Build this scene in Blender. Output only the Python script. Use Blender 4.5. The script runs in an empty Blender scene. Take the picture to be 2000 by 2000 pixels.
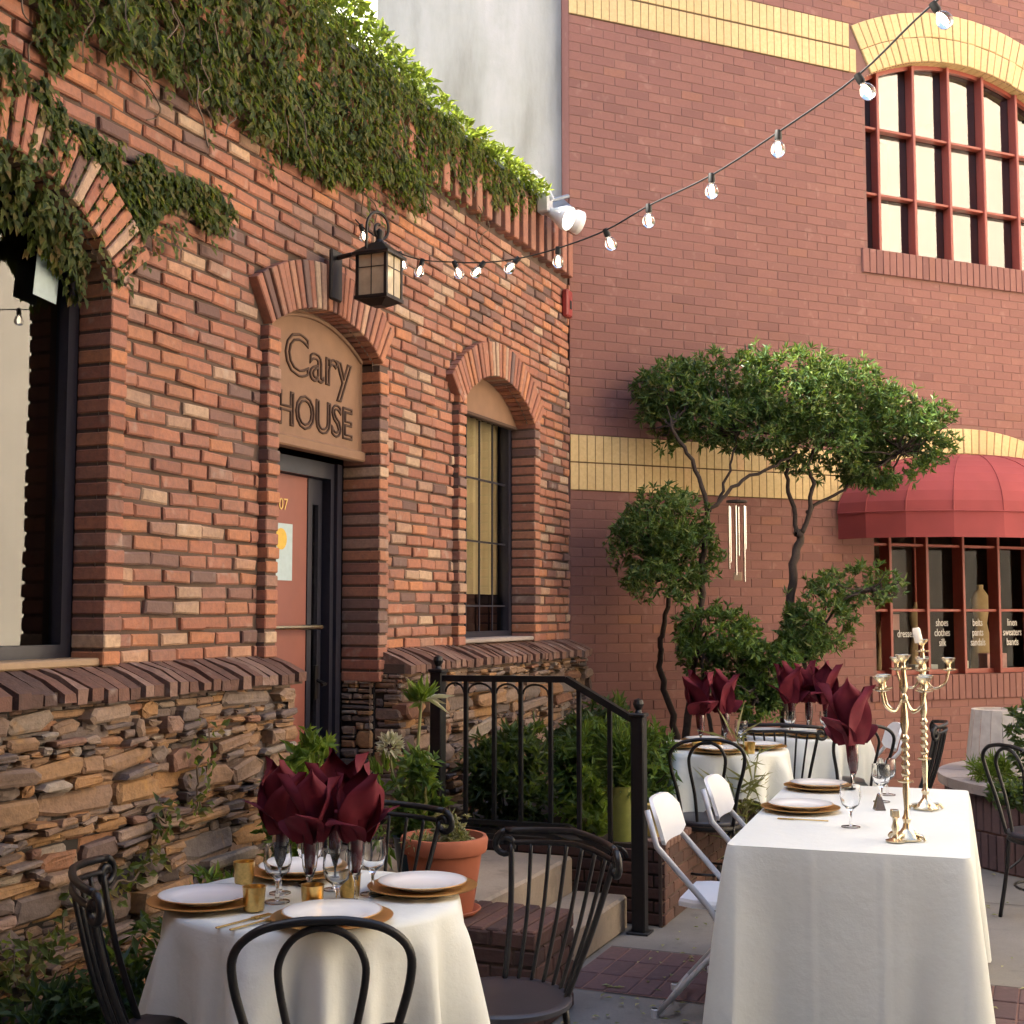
import bpy, bmesh, math, random
from mathutils import Vector, Matrix, noise
R = math.radians
random.seed(7)
scene = bpy.context.scene

# ------------------------------------------------------------------ camera
EYE = 1.58
cam_d = bpy.data.cameras.new('camera')
cam = bpy.data.objects.new('camera', cam_d)
scene.collection.objects.link(cam)
cam.location = (0, 0, EYE)
cam.rotation_euler = (R(90 + 4.39), 0, 0)
cam_d.sensor_width = 36
cam_d.lens = 36 * 2540 / 2000
cam_d.clip_end = 500
scene.camera = cam

# ------------------------------------------------------------------ sky, sun, exposure
SUN_TO = Vector((-0.80, -0.10, 0.66)).normalized()      # direction towards the sun
world = bpy.data.worlds.new('World'); scene.world = world
world.use_nodes = True
wn = world.node_tree
bg = wn.nodes['Background']
sky = wn.nodes.new('ShaderNodeTexSky'); sky.sky_type = 'NISHITA'; sky.sun_disc = False
sky.sun_elevation = math.asin(SUN_TO.z)
sky.sun_rotation = math.atan2(SUN_TO.x, SUN_TO.y)
sky.air_density = 1.0; sky.dust_density = 4.0; sky.ozone_density = 1.0
wn.links.new(sky.outputs[0], bg.inputs[0])
bg.inputs[1].default_value = 0.15
sd = bpy.data.lights.new('sun', 'SUN'); sd.energy = 4.6; sd.angle = R(0.5); sd.color = (1, .93, .82)
sun = bpy.data.objects.new('sun', sd); scene.collection.objects.link(sun)
sun.rotation_euler = SUN_TO.to_track_quat('Z', 'Y').to_euler()
sun.location = (-10, 3, 14)
vs = scene.view_settings
vs.view_transform = 'Standard'; vs.look = 'None'; vs.gamma = 1; vs.use_curve_mapping = False
vs.exposure = 2.32
scene.render.engine = 'CYCLES'
scene.cycles.max_bounces = 6; scene.cycles.diffuse_bounces = 3; scene.cycles.glossy_bounces = 3; scene.cycles.transmission_bounces = 5; scene.cycles.transparent_max_bounces = 6

# ------------------------------------------------------------------ helpers
COL = scene.collection
class MB:
    def __init__(s): s.v = []; s.f = []
    def add(s, vs_, fs):
        o = len(s.v); s.v += [tuple(p) for p in vs_]; s.f += [tuple(i + o for i in f) for f in fs]; return s
    def box(s, x0, x1, y0, y1, z0, z1):
        return s.add([(x0,y0,z0),(x1,y0,z0),(x1,y1,z0),(x0,y1,z0),(x0,y0,z1),(x1,y0,z1),(x1,y1,z1),(x0,y1,z1)],
                     [(0,3,2,1),(4,5,6,7),(0,1,5,4),(1,2,6,5),(2,3,7,6),(3,0,4,7)])
    def cbox(s, x0, x1, y0, y1, z0, z1, c=.005):
        bm = bmesh.new(); bmesh.ops.create_cube(bm, size=1)
        for v in bm.verts: v.co = Vector(((x0+x1)/2+v.co.x*(x1-x0), (y0+y1)/2+v.co.y*(y1-y0), (z0+z1)/2+v.co.z*(z1-z0)))
        bmesh.ops.bevel(bm, geom=bm.edges[:], offset=c, segments=1, affect='EDGES')
        bm.verts.index_update()
        s.add([v.co for v in bm.verts], [[v.index for v in f.verts] for f in bm.faces]); bm.free(); return s
    def tube(s, pts, r, n=8, closed=False, caps=True):
        pts = [Vector(p) for p in pts]; m = len(pts); rr = r if isinstance(r, (list, tuple)) else [r]*m
        o = len(s.v); up = None
        for i, p in enumerate(pts):
            a = pts[(i-1) % m] if (closed or i > 0) else p; b = pts[(i+1) % m] if (closed or i < m-1) else p
            t = (b-a).normalized() if (b-a).length > 1e-9 else Vector((0,0,1))
            if up is None: up = t.orthogonal().normalized()
            up = (up - t*up.dot(t)); up = up.normalized() if up.length > 1e-6 else t.orthogonal().normalized()
            q = t.cross(up)
            for k in range(n):
                an = 2*math.pi*k/n
                s.v.append(tuple(p + (up*math.cos(an) + q*math.sin(an))*rr[i]))
        for i in range(m if closed else m-1):
            for k in range(n):
                a = o+i*n+k; b = o+i*n+(k+1) % n; c = o+((i+1) % m)*n+(k+1) % n; d = o+((i+1) % m)*n+k
                s.f.append((a,b,c,d))
        if caps and not closed:
            s.f.append(tuple(o+k for k in reversed(range(n)))); s.f.append(tuple(o+(m-1)*n+k for k in range(n)))
        return s
    def lathe(s, prof, n=24, loc=(0,0,0), M=None):
        o = len(s.v)
        for r, z in prof:
            for k in range(n):
                a = 2*math.pi*k/n
                p = Vector((r*math.cos(a)+loc[0], r*math.sin(a)+loc[1], z+loc[2]))
                s.v.append(tuple(M @ p if M else p))
        for i in range(len(prof)-1):
            for k in range(n):
                s.f.append((o+i*n+k, o+i*n+(k+1) % n, o+(i+1)*n+(k+1) % n, o+(i+1)*n+k))
        return s
    def build(s, name, mat, parent=None, loc=None, rot=None, smooth=False, sharp=None):
        me = bpy.data.meshes.new(name); me.from_pydata(s.v, [], s.f)
        if mat: me.materials.append(mat)
        if smooth:
            me.polygons.foreach_set('use_smooth', [True]*len(me.polygons))
            if sharp: me.set_sharp_from_angle(angle=R(sharp))
        me.update()
        return link(name, me, parent, loc, rot)
def link(name, me, parent=None, loc=None, rot=None, scale=None):
    o = bpy.data.objects.new(name, me); COL.objects.link(o)
    if parent: o.parent = parent
    if loc is not None: o.location = loc
    if rot is not None: o.rotation_euler = rot if hasattr(rot, '__len__') else (0,0,rot)
    if scale is not None: o.scale = scale
    return o
def tag(o, label=None, cat=None, group=None, kind=None):
    if label: o['label'] = label
    if cat: o['category'] = cat
    if group: o['group'] = group
    if kind: o['kind'] = kind
    return o
def thing(name, label, cat, loc=(0,0,0), rz=0, group=None):
    o = bpy.data.objects.new(name, None); COL.objects.link(o); o.empty_display_size = .1
    o.location = loc; o.rotation_euler = (0,0,rz)
    return tag(o, label, cat, group)
def dup(root, loc, rz, label, scale=None):
    r = root.copy(); COL.objects.link(r); r.location = loc; r.rotation_euler = (0,0,rz); r['label'] = label
    if scale: r.scale = scale
    for ch in list(root.children):
        c = ch.copy(); COL.objects.link(c); c.parent = r
        for g in list(ch.children):
            d = g.copy(); COL.objects.link(d); d.parent = c
    return r
def fbm(p, o=4): return noise.fractal(Vector(p), 1.0, 2.0, o)
def spline(pts, n=8):
    P = [Vector(p) for p in pts]; out = []
    for i in range(len(P)-1):
        p0 = P[max(i-1,0)]; p1 = P[i]; p2 = P[i+1]; p3 = P[min(i+2,len(P)-1)]
        for k in range(n):
            t = k/n
            out.append(.5*((2*p1)+(p2-p0)*t+(2*p0-5*p1+4*p2-p3)*t*t+(3*p1-p0-3*p2+p3)*t**3))
    out.append(P[-1]); return out

# ------------------------------------------------------------------ materials
def newmat(name):
    m = bpy.data.materials.new(name); m.use_nodes = True; nt = m.node_tree
    return m, nt, nt.nodes['Principled BSDF']
def N(nt, t, **k):
    n = nt.nodes.new(t)
    for a, b in k.items(): setattr(n, a, b)
    return n
def mix(nt, fac, a, b, mode='MIX'):
    n = N(nt, 'ShaderNodeMix', data_type='RGBA', blend_type=mode)
    for i, x in ((0, fac), (6, a), (7, b)):
        if hasattr(x, 'is_linked'): nt.links.new(x, n.inputs[i])
        else: n.inputs[i].default_value = x if i == 0 else (*x, 1) if len(x) == 3 else x
    return n.outputs[2]
def noise_tex(nt, scale, detail=4, rough=.6, coord='Object', vec=None):
    if vec is None:
        tc = N(nt, 'ShaderNodeTexCoord'); vec = tc.outputs[coord]
    n = N(nt, 'ShaderNodeTexNoise'); n.inputs['Scale'].default_value = scale; n.inputs['Detail'].default_value = detail
    n.inputs['Roughness'].default_value = rough; nt.links.new(vec, n.inputs['Vector']); return n.outputs[0]
def ramp(nt, fac, stops, interp='LINEAR'):
    n = N(nt, 'ShaderNodeValToRGB'); n.color_ramp.interpolation = interp
    e = n.color_ramp.elements
    while len(e) < len(stops): e.new(.5)
    for i, (p, c) in enumerate(stops): e[i].position = p; e[i].color = (*c, 1)
    nt.links.new(fac, n.inputs[0]); return n.outputs[0]
def bump(nt, b, h, strength=.3, dist=.01):
    n = N(nt, 'ShaderNodeBump'); n.inputs['Strength'].default_value = strength; n.inputs['Distance'].default_value = dist
    nt.links.new(h, n.inputs['Height']); nt.links.new(n.outputs[0], b.inputs['Normal'])
def rnd_value(nt):
    oi = N(nt, 'ShaderNodeObjectInfo'); ge = N(nt, 'ShaderNodeNewGeometry')
    a = N(nt, 'ShaderNodeMath', operation='ADD'); nt.links.new(oi.outputs['Random'], a.inputs[0]); nt.links.new(ge.outputs['Random Per Island'], a.inputs[1])
    f = N(nt, 'ShaderNodeMath', operation='FRACT'); nt.links.new(a.outputs[0], f.inputs[0]); return f.outputs[0]
def world_pos(nt):
    return N(nt, 'ShaderNodeNewGeometry').outputs['Position']
def plain(name, col, rough=.6, metal=0, var=.12, scale=30, bmp=0, bscale=80, spec=.5):
    m, nt, b = newmat(name)
    n = noise_tex(nt, scale, 2, vec=world_pos(nt))
    c = mix(nt, n, tuple(x*(1-var*1.5) for x in col), tuple(min(1, x*(1+var)) for x in col))
    nt.links.new(c, b.inputs['Base Color']); b.inputs['Roughness'].default_value = rough; b.inputs['Metallic'].default_value = metal
    b.inputs['Specular IOR Level'].default_value = spec
    if bmp: bump(nt, b, noise_tex(nt, bscale, 2, vec=world_pos(nt)), bmp, .004)
    return m
def brick_mat(name, stops, grime=(.07,.05,.045), spots=(.55,.48,.40), spot_amt=.5, rough=.88, bmp=.5):
    m, nt, b = newmat(name)
    c = ramp(nt, rnd_value(nt), stops, 'LINEAR')
    p = world_pos(nt)
    n1 = noise_tex(nt, 38, 2.5, .7, vec=p); n2 = noise_tex(nt, 9, 2, .6, vec=p); n3 = noise_tex(nt, 1.1, 2, .5, vec=p)
    c = mix(nt, ramp(nt, n1, [(.35,(0,0,0)),(.75,(.45,)*3)]), c, grime, 'MIX')
    sp = N(nt, 'ShaderNodeMath', operation='MULTIPLY'); nt.links.new(ramp(nt, n2, [(.62,(0,0,0)),(.74,(1,1,1))]), sp.inputs[0]); sp.inputs[1].default_value = spot_amt
    c = mix(nt, sp.outputs[0], c, spots)
    c = mix(nt, ramp(nt, n3, [(.3,(.35,)*3),(.6,(0,0,0))]), c, grime)
    nt.links.new(c, b.inputs['Base Color']); b.inputs['Roughness'].default_value = rough; b.inputs['Specular IOR Level'].default_value = .25
    bump(nt, b, n1, bmp, .006); return m
def leaf_mat(name, stops, rough=.45, trans=.35):
    m, nt, b = newmat(name)
    c = ramp(nt, rnd_value(nt), stops)
    nt.links.new(c, b.inputs['Base Color']); b.inputs['Roughness'].default_value = rough; b.inputs['Specular IOR Level'].default_value = .35
    t = N(nt, 'ShaderNodeBsdfTranslucent'); tint = mix(nt, .6, c, (.30,.40,.03)); nt.links.new(tint, t.inputs[0])
    x = N(nt, 'ShaderNodeMixShader'); x.inputs[0].default_value = trans
    nt.links.new(b.outputs[0], x.inputs[1]); nt.links.new(t.outputs[0], x.inputs[2])
    nt.links.new(x.outputs[0], nt.nodes['Material Output'].inputs[0]); return m

M = {}
M['brick_old'] = brick_mat('old red brick', [(0,(.16,.085,.070)),(.07,(.21,.13,.11)),(.14,(.33,.13,.085)),(.42,(.45,.185,.112)),(.60,(.37,.165,.115)),(.76,(.53,.22,.105)),(.86,(.32,.16,.12)),(.95,(.56,.39,.26)),(1,(.46,.19,.11))], spot_amt=.30, grime=(.12,.085,.075))
M['mortar_old'] = plain('dark raked mortar', (.10,.065,.048), .95, bmp=.4)
M['brick_new'] = brick_mat('smooth plum brick', [(0,(.185,.088,.076)),(.12,(.23,.108,.090)),(.4,(.25,.116,.094)),(.7,(.225,.104,.088)),(.86,(.265,.127,.10)),(.95,(.19,.09,.078)),(1,(.30,.138,.092))], spots=(.42,.27,.22), spot_amt=.22, bmp=.2, grime=(.20,.095,.078))
M['brick_dark'] = plain('dark brown brick', (.10,.085,.08), .9, var=.2, scale=5)
M['mortar_new'] = plain('brown mortar', (.205,.105,.085), .95)
M['brick_yellow'] = brick_mat('glazed yellow brick', [(0,(.62,.45,.22)),(.5,(.68,.51,.25)),(.9,(.66,.48,.24)),(1,(.66,.42,.22))], spot_amt=.05, bmp=.08, grime=(.42,.27,.11), rough=.6)
M['mortar_yellow'] = plain('dark joint', (.12,.07,.03), .9)
M['coping'] = brick_mat('weathered coping brick', [(0,(.10,.06,.05)),(.4,(.17,.085,.062)),(.7,(.21,.11,.08)),(1,(.26,.165,.13))], spots=(.40,.34,.30), spot_amt=.55, bmp=.9)
M['cheek'] = brick_mat('shade darkened brick', [(0,(.07,.04,.035)),(.5,(.12,.062,.05)),(1,(.16,.08,.06))], spots=(.22,.15,.12), spot_amt=.3)  # coping tones darkened, shade put into the brick colour
M['stone'] = brick_mat('ledge stone', [(0,(.10,.08,.078)),(.13,(.17,.13,.115)),(.27,(.27,.17,.115)),(.38,(.35,.20,.095)),(.52,(.21,.165,.145)),(.64,(.35,.19,.085)),(.74,(.24,.11,.07)),(.85,(.33,.27,.215)),(.93,(.19,.16,.15)),(1,(.15,.10,.085))], grime=(.06,.045,.04), spots=(.45,.25,.085), spot_amt=.55, bmp=.9)
M['dark_earth'] = plain('dark joint earth', (.03,.025,.022), 1)
def stucco():
    m, nt, b = newmat('weathered white stucco'); p = world_pos(nt)
    mp = N(nt, 'ShaderNodeMapping'); mp.inputs['Scale'].default_value = (2.2,2.2,.5); nt.links.new(p, mp.inputs[0])
    a = noise_tex(nt, 1.2, 6, .62, vec=mp.outputs[0]); c2 = noise_tex(nt, 5, 5, .6, vec=p)
    c = ramp(nt, a, [(.3,(.27,.27,.235)),(.5,(.40,.405,.375)),(.7,(.49,.485,.47))])
    c = mix(nt, ramp(nt, c2, [(.5,(0,0,0)),(.75,(.4,)*3)]), c, (.33,.34,.29))
    nt.links.new(c, b.inputs['Base Color']); b.inputs['Roughness'].default_value = .95
    bump(nt, b, noise_tex(nt, 40, vec=p), .25, .01); return m
M['stucco'] = stucco()
M['cream'] = plain('cream stucco', (.74,.66,.53), .9, var=.05, scale=2)
M['cream_trim'] = plain('ochre trim', (.70,.48,.20), .85, var=.05)
M['sign'] = plain('sandstone panel', (.225,.125,.074), .8, var=.14, scale=9, bmp=.15)
M['groove'] = plain('carved groove', (.075,.04,.026), .9)
M['navy'] = plain('navy painted frame', (.018,.018,.030), .42, var=.2)
M['red_paint'] = plain('oxide red paint', (.23,.072,.052), .5, var=.15, scale=6)
M['bronze_red'] = plain('red window frame', (.27,.055,.035), .42, var=.1)
M['tan_paint'] = plain('tan trim', (.33,.22,.13), .6)
M['black_iron'] = plain('black iron', (.012,.012,.014), .38, .3, var=.3, bmp=.12)
M['lamp_iron'] = plain('dark bronze', (.022,.018,.016), .45, .5)
M['concrete'] = None
def concrete(name, col, sc=1.0):
    m, nt, b = newmat(name); p = world_pos(nt)
    a = noise_tex(nt, 1.6*sc, 6, .65, vec=p); f = noise_tex(nt, 90, 4, .7, vec=p); s2 = noise_tex(nt, 7, 4, .6, vec=p)
    c = mix(nt, ramp(nt, a, [(.3,(0,0,0)),(.7,(1,1,1))]), tuple(x*.72 for x in col), tuple(x*1.12 for x in col))
    c = mix(nt, ramp(nt, s2, [(.58,(0,0,0)),(.7,(.45,)*3)]), c, tuple(x*.45 for x in col))
    c = mix(nt, ramp(nt, f, [(.45,(0,0,0)),(.7,(.35,)*3)]), c, tuple(x*.55 for x in col))
    nt.links.new(c, b.inputs['Base Color']); b.inputs['Roughness'].default_value = .9; bump(nt, b, f, .25, .004); return m
M['concrete'] = concrete('courtyard concrete', (.20,.185,.168))
M['step'] = concrete('step concrete', (.34,.27,.20))
M['paver'] = brick_mat('plum paver', [(0,(.10,.060,.065)),(.5,(.135,.080,.083)),(1,(.155,.085,.08))], spots=(.22,.16,.15), spot_amt=.3, bmp=.3)
M['cap_stone'] = concrete('planter cap stone', (.36,.30,.27))
M['soil'] = plain('potting soil', (.045,.032,.022), 1, bmp=.6, bscale=40)
M['terracotta'] = plain('terracotta', (.42,.125,.062), .75, var=.12, scale=12, bmp=.1)
M['green_glaze'] = plain('olive glazed pot', (.22,.24,.055), .4, var=.2)
M['yellow_glaze'] = plain('mustard pot', (.50,.38,.12), .5)
M['teal_glaze'] = plain('dark teal pot', (.012,.04,.055), .3)
M['white_wood'] = plain('whitewashed stave', (.42,.38,.34), .85, var=.25, scale=14)
def cloth_mat(name, col, rough=.85):
    m, nt, b = newmat(name); p = world_pos(nt)
    n = noise_tex(nt, 3, 3, vec=p); c = mix(nt, n, tuple(x*.95 for x in col), col)
    nt.links.new(c, b.inputs['Base Color']); b.inputs['Roughness'].default_value = rough; b.inputs['Specular IOR Level'].default_value = .2
    b.inputs['Sheen Weight'].default_value = .15
    t = N(nt, 'ShaderNodeBsdfTranslucent'); nt.links.new(c, t.inputs[0]); x = N(nt, 'ShaderNodeMixShader'); x.inputs[0].default_value = .18
    bump(nt, b, noise_tex(nt, 11, 5, .62, vec=p), .5, .010)
    nt.links.new(b.outputs[0], x.inputs[1]); nt.links.new(t.outputs[0], x.inputs[2]); nt.links.new(x.outputs[0], nt.nodes['Material Output'].inputs[0]); return m
M['cloth'] = cloth_mat('ivory tablecloth', (.77,.80,.765))
M['napkin'] = plain('burgundy napkin', (.115,.008,.018), .78, var=.25, scale=25, spec=.25)
M['china'] = plain('white china', (.82,.82,.80), .12, var=.01)
M['gold_plate'] = plain('matte gold charger', (.62,.36,.12), .34, .85, var=.1)
M['gold'] = plain('gold mercury glass', (.70,.47,.16), .28, .9, var=.25, scale=120)
M['brass'] = plain('polished brass', (.74,.62,.42), .25, 1, var=.15, scale=60)
M['steel'] = plain('steel', (.6,.6,.6), .2, 1, var=.05)
M['white_plastic'] = plain('white plastic', (.80,.81,.82), .4, var=.02)
M['grey_tube'] = plain('grey enamel tube', (.55,.56,.58), .4, .2, var=.03)
M['wax'] = plain('ivory wax', (.80,.74,.62), .5, var=.03)
M['seat_dark'] = plain('dark seat', (.030,.030,.040), .35, var=.2)
M['awning'] = plain('burgundy canvas', (.26,.042,.042), .85, var=.22, scale=2.2, bmp=.25, bscale=9)
M['rubber'] = plain('black rubber', (.012,.012,.012), .6)
M['alarm'] = plain('alarm red', (.28,.035,.03), .45)
M['metal_roof'] = plain('grey blue flashing', (.20,.23,.28), .45, .3)
M['paper'] = plain('paper', (.62,.64,.60), .8, var=.05)
M['paper_blue'] = plain('bluish card', (.42,.52,.54), .7, var=.1)
M['yellow_dot'] = plain('yellow print', (.62,.40,.06), .7)
M['white_print'] = plain('white lettering', (.72,.68,.62), .7, var=.02)
M['gold_print'] = plain('gold lettering', (.62,.40,.12), .5)
M['interior'] = plain('dim interior', (.075,.045,.03), .9, var=.5, scale=2)
M['curtain'] = plain('cream curtain', (.50,.42,.27), .9, var=.1, scale=3)
M['curtain_red'] = plain('red curtain', (.32,.085,.06), .9, var=.2, scale=5)
M['cloth_pink'] = plain('pink dress', (.55,.30,.26), .9)
M['cloth_tan'] = plain('tan display', (.52,.38,.2), .9)
M['bark'] = plain('dark bark', (.05,.034,.026), .95, var=.35, scale=40, bmp=.6, bscale=60)
M['stem_green'] = plain('pale stem', (.22,.22,.08), .7)
M['vine_stem'] = plain('vine stem', (.16,.11,.07), .9)
def glass_pane(name, tint=(1,1,1), ior=1.9):
    m, nt, b = newmat(name)
    g = N(nt, 'ShaderNodeBsdfGlossy'); g.inputs['Roughness'].default_value = .015; g.inputs['Color'].default_value = (.95,.95,.95,1)
    t = N(nt, 'ShaderNodeBsdfTransparent'); t.inputs[0].default_value = (*tint, 1)
    fr = N(nt, 'ShaderNodeFresnel'); fr.inputs[0].default_value = ior
    p = world_pos(nt); bp = N(nt, 'ShaderNodeBump'); bp.inputs['Strength'].default_value = .04; bp.inputs['Distance'].default_value = .05
    nt.links.new(noise_tex(nt, 1.5, 2, vec=p), bp.inputs['Height']); nt.links.new(bp.outputs[0], g.inputs['Normal'])
    x = N(nt, 'ShaderNodeMixShader'); nt.links.new(fr.outputs[0], x.inputs[0]); nt.links.new(t.outputs[0], x.inputs[1]); nt.links.new(g.outputs[0], x.inputs[2])
    nt.links.new(x.outputs[0], nt.nodes['Material Output'].inputs[0]); return m
M['pane'] = glass_pane('window pane', (.85,.85,.82), 1.75)
M['pane_high'] = glass_pane('upper window pane', (.6,.6,.6), 2.5)
M['shop_pane'] = glass_pane('shop pane', (.9,.9,.88), 1.22)
def clear_glass(name, col=(1,1,1)):
    m, nt, b = newmat(name)
    b.inputs['Base Color'].default_value = (*col, 1); b.inputs['Transmission Weight'].default_value = 1
    b.inputs['Roughness'].default_value = .0; b.inputs['IOR'].default_value = 1.45; return m
M['glass'] = clear_glass('clear glass')
M['lamp_glass'] = plain('cream seeded glass', (.50,.40,.25), .25, var=.2, scale=20)
def emit(name, col, s):
    m, nt, b = newmat(name); b.inputs['Emission Color'].default_value = (*col, 1); b.inputs['Emission Strength'].default_value = s; b.inputs['Base Color'].default_value = (*col, 1); return m
M['filament'] = emit('glowing filament', (1, .82, .58), 3.0)
M['flood_lens'] = emit('lit flood lens', (1, .97, .92), 1.5)
M['leaf_ivy'] = leaf_mat('creeper leaf', [(0,(.030,.045,.014)),(.25,(.060,.085,.024)),(.5,(.095,.125,.034)),(.72,(.14,.155,.045)),(.86,(.17,.145,.05)),(.94,(.22,.13,.05)),(1,(.19,.22,.07))], trans=.42, rough=.55)
M['leaf_sun_tint'] = leaf_mat('sun tinted creeper leaf', [(0,(.08,.11,.025)),(.4,(.14,.18,.035)),(.8,(.21,.24,.05)),(1,(.27,.27,.07))], trans=.5, rough=.55)  # crest leaves: sunlight put into a paler yellow-green
M['leaf_tree'] = leaf_mat('tree leaf', [(0,(0.027,0.063,0.021)),(.4,(0.053,0.112,0.030)),(.7,(0.090,0.158,0.042)),(.9,(0.165,0.210,0.063)),(1,(0.225,0.240,0.090))], trans=.25)
M['leaf_shrub'] = leaf_mat('shrub leaf', [(0,(0.020,0.047,0.016)),(.5,(0.047,0.101,0.027)),(.85,(0.095,0.176,0.041)),(1,(0.162,0.230,0.068))])
M['leaf_dark'] = leaf_mat('dark shrub leaf', [(0,(0.014,0.030,0.016)),(.6,(0.030,0.061,0.030)),(1,(0.068,0.115,0.047))])
M['leaf_lime'] = leaf_mat('lime leaf', [(0,(.06,.12,.015)),(.5,(.12,.20,.03)),(1,(.22,.30,.06))])
M['leaf_pale'] = leaf_mat('pale dry plant', [(0,(.16,.15,.07)),(.5,(.26,.25,.12)),(1,(.40,.36,.20))])
M['petal_white'] = leaf_mat('white petal', [(0,(.55,.50,.36)),(.6,(.68,.64,.52)),(1,(.75,.73,.66))])

# frames of the two walls: left wall along u (outward n), right wall along v (outward n)
PL = Vector((-1.569, 5.029, 0)); AL = R(67.5)
CR = Vector((0.4424, 9.8852, 0)); AR = R(24.2)
dL = Vector((math.cos(AL), math.sin(AL), 0)); nL = Vector((math.sin(AL), -math.cos(AL), 0))
dR = Vector((math.cos(AR), math.sin(AR), 0)); nR = Vector((math.sin(AR), -math.cos(AR), 0))
def LW(u, n, z=0): return PL + dL*u + nL*n + Vector((0,0,z))
def RW(v, n, z=0): return CR + dR*v + nR*n + Vector((0,0,z))
def seen(P, m=.04):
    """share of the frame: is the point roughly inside the photograph's view, and how near"""
    q = Vector(P) - Vector((0,0,EYE)); c, s = math.cos(R(4.39)), math.sin(R(4.39))
    f = c*q.y + s*q.z
    if f < .3: return None
    x = 1.27*q.x/f; y = 1.27*(c*q.z - s*q.y)/f
    return f if abs(x) < .5+m and abs(y) < .5+m else None

# ------------------------------------------------------------------ ground and pavers
g = MB(); S = 60
g.add([(-S,-S,0),(S,-S,0),(S,S,0),(-S,S,0)], [(0,1,2,3)])
ground = g.build('ground', M['concrete']); tag(ground, kind='structure')
def chamfer_block(l, h, d, c, jit, seed, mat, nm, cut=0):
    """unit piece: x along, z up, front at y=0 facing -y, body to y=d"""
    rg = random.Random(seed); j = lambda a=1: rg.uniform(-jit, jit)*a
    xs = (-l/2, l/2, l/2, -l/2); zs = (-h/2, -h/2, h/2, h/2)
    if cut:
        k = lambda: rg.uniform(.05, cut)*h
        pts = []
        for i, (sx, sz) in enumerate(((-1,-1),(1,-1),(1,1),(-1,1))):
            a, b = k()*rg.choice((.4,1,2.2)), k()
            A = (sx*l/2 - sx*min(a, l*.3), sz*h/2); B = (sx*l/2, sz*h/2 - sz*min(b, h*.42))
            pts += [B, A] if sx*sz > 0 and False else ([B, A] if (i in (0, 2)) else [A, B])
        out = [(x+j(.6), z+j(.6)) for x, z in pts]
    else:
        out = [(x+j(), z+j()) for x, z in zip(xs, zs)]
    n = len(out); cx = sum(p[0] for p in out)/n; cz = sum(p[1] for p in out)/n
    v = [(x, c*.9, z) for x, z in out]
    for x, z in out:
        dx, dz = cx-x, cz-z; L_ = math.hypot(dx, dz) or 1
        v.append((x+(dx/abs(dx) if dx else 0)*c, j(.5), z+(dz/abs(dz) if dz else 0)*min(c, h*.25)))
    v += [(x, d, z) for x, z in out]
    f = [tuple(range(n, 2*n))]
    for i in range(n):
        k2 = (i+1) % n
        f.append((i, k2, n+k2, n+i)); f.append((2*n+i, 2*n+k2, k2, i))
    me = bpy.data.meshes.new(nm); me.from_pydata(v, [], f); me.materials.append(mat); me.update(); return me
pav_me = [chamfer_block(.093, .219, .03, .004, .0015, i, M['paver'], 'paver') for i in range(4)]
prnd = random.Random(3)
joint = MB().add([LW(1.235,1.40,.002),LW(1.235,6.2,.002),LW(1.945,6.2,.002),LW(1.945,1.40,.002)], [(0,3,2,1)])
tag(joint.build('paver_bed', M['mortar_new'], ground))
for i in range(44):
    for j in range(3):
        n_ = 1.45 + i*.1; u_ = 1.355 + j*.235
        p = LW(u_, n_, .006 + prnd.uniform(0, .002))
        # lying flat: block front up, long side along the wall direction
        o = link('paver', prnd.choice(pav_me), ground, p)
        o.rotation_euler = (Matrix.Rotation(AL, 3, 'Z') @ Matrix.Rotation(R(90), 3, 'Z') @ Matrix.Rotation(R(-90), 3, 'X')).to_euler()

for a, b, c, d in ((1.945,1.953,1.4,7.0),(1.222,1.232,1.6,7.0),(3.60,3.608,1.6,7.0),(-.6,-.592,1.2,7.0)):
    MB().add([LW(a,c,.004),LW(b,c,.004),LW(b,d,.004),LW(a,d,.004)], [(0,3,2,1)]).build('control_joint', M['dark_earth'], ground)
for n_ in (2.55, 4.1):
    for a, b in ((-2.5,1.22),(1.955,3.598)): MB().add([LW(a,n_,.004),LW(b,n_,.004),LW(b,n_+.008,.004),LW(a,n_+.008,.004)], [(0,3,2,1)]).build('control_joint', M['dark_earth'], ground)
# ------------------------------------------------------------------ brickwork tools
def subtract(iv, a, b):
    out = []
    for x0, x1 in iv:
        if b <= x0 or a >= x1: out.append((x0, x1)); continue
        if a > x0: out.append((x0, a))
        if b < x1: out.append((b, x1))
    return out
class Opening:
    def __init__(s, uc, hw, z0, zs, cz, r, cx, ring, edge):
        s.uc, s.hw, s.z0, s.zs, s.cz, s.r, s.cx, s.ring, s.edge = uc, hw, z0, zs, cz, r, cx, ring, edge
    def span(s, z, h):
        """interval the wall bricks leave free at this course"""
        lo = None
        if s.z0 - h*.4 < z < s.zs: lo = (s.uc-s.hw-s.edge, s.uc+s.hw+s.edge)
        if z >= s.zs - h*.5:
            ro = s.r + s.ring; dz = z - s.cz
            if dz < ro:
                w = math.sqrt(max(0, ro*ro - dz*dz))
                # flared ends of the arch ring
                a = s.half_angle(); w = min(w, max(dz, 0)*math.tan(a)+.0)
                if lo is None or w > s.hw + s.edge: lo = (s.cx-w-.006, s.cx+w+.006)
        return lo
    def half_angle(s): return math.asin(min(.99, (s.hw+.05)/s.r))
    def head(s, u):
        d = u - s.cx
        return s.cz + math.sqrt(max(0, s.r*s.r - d*d))
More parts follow.
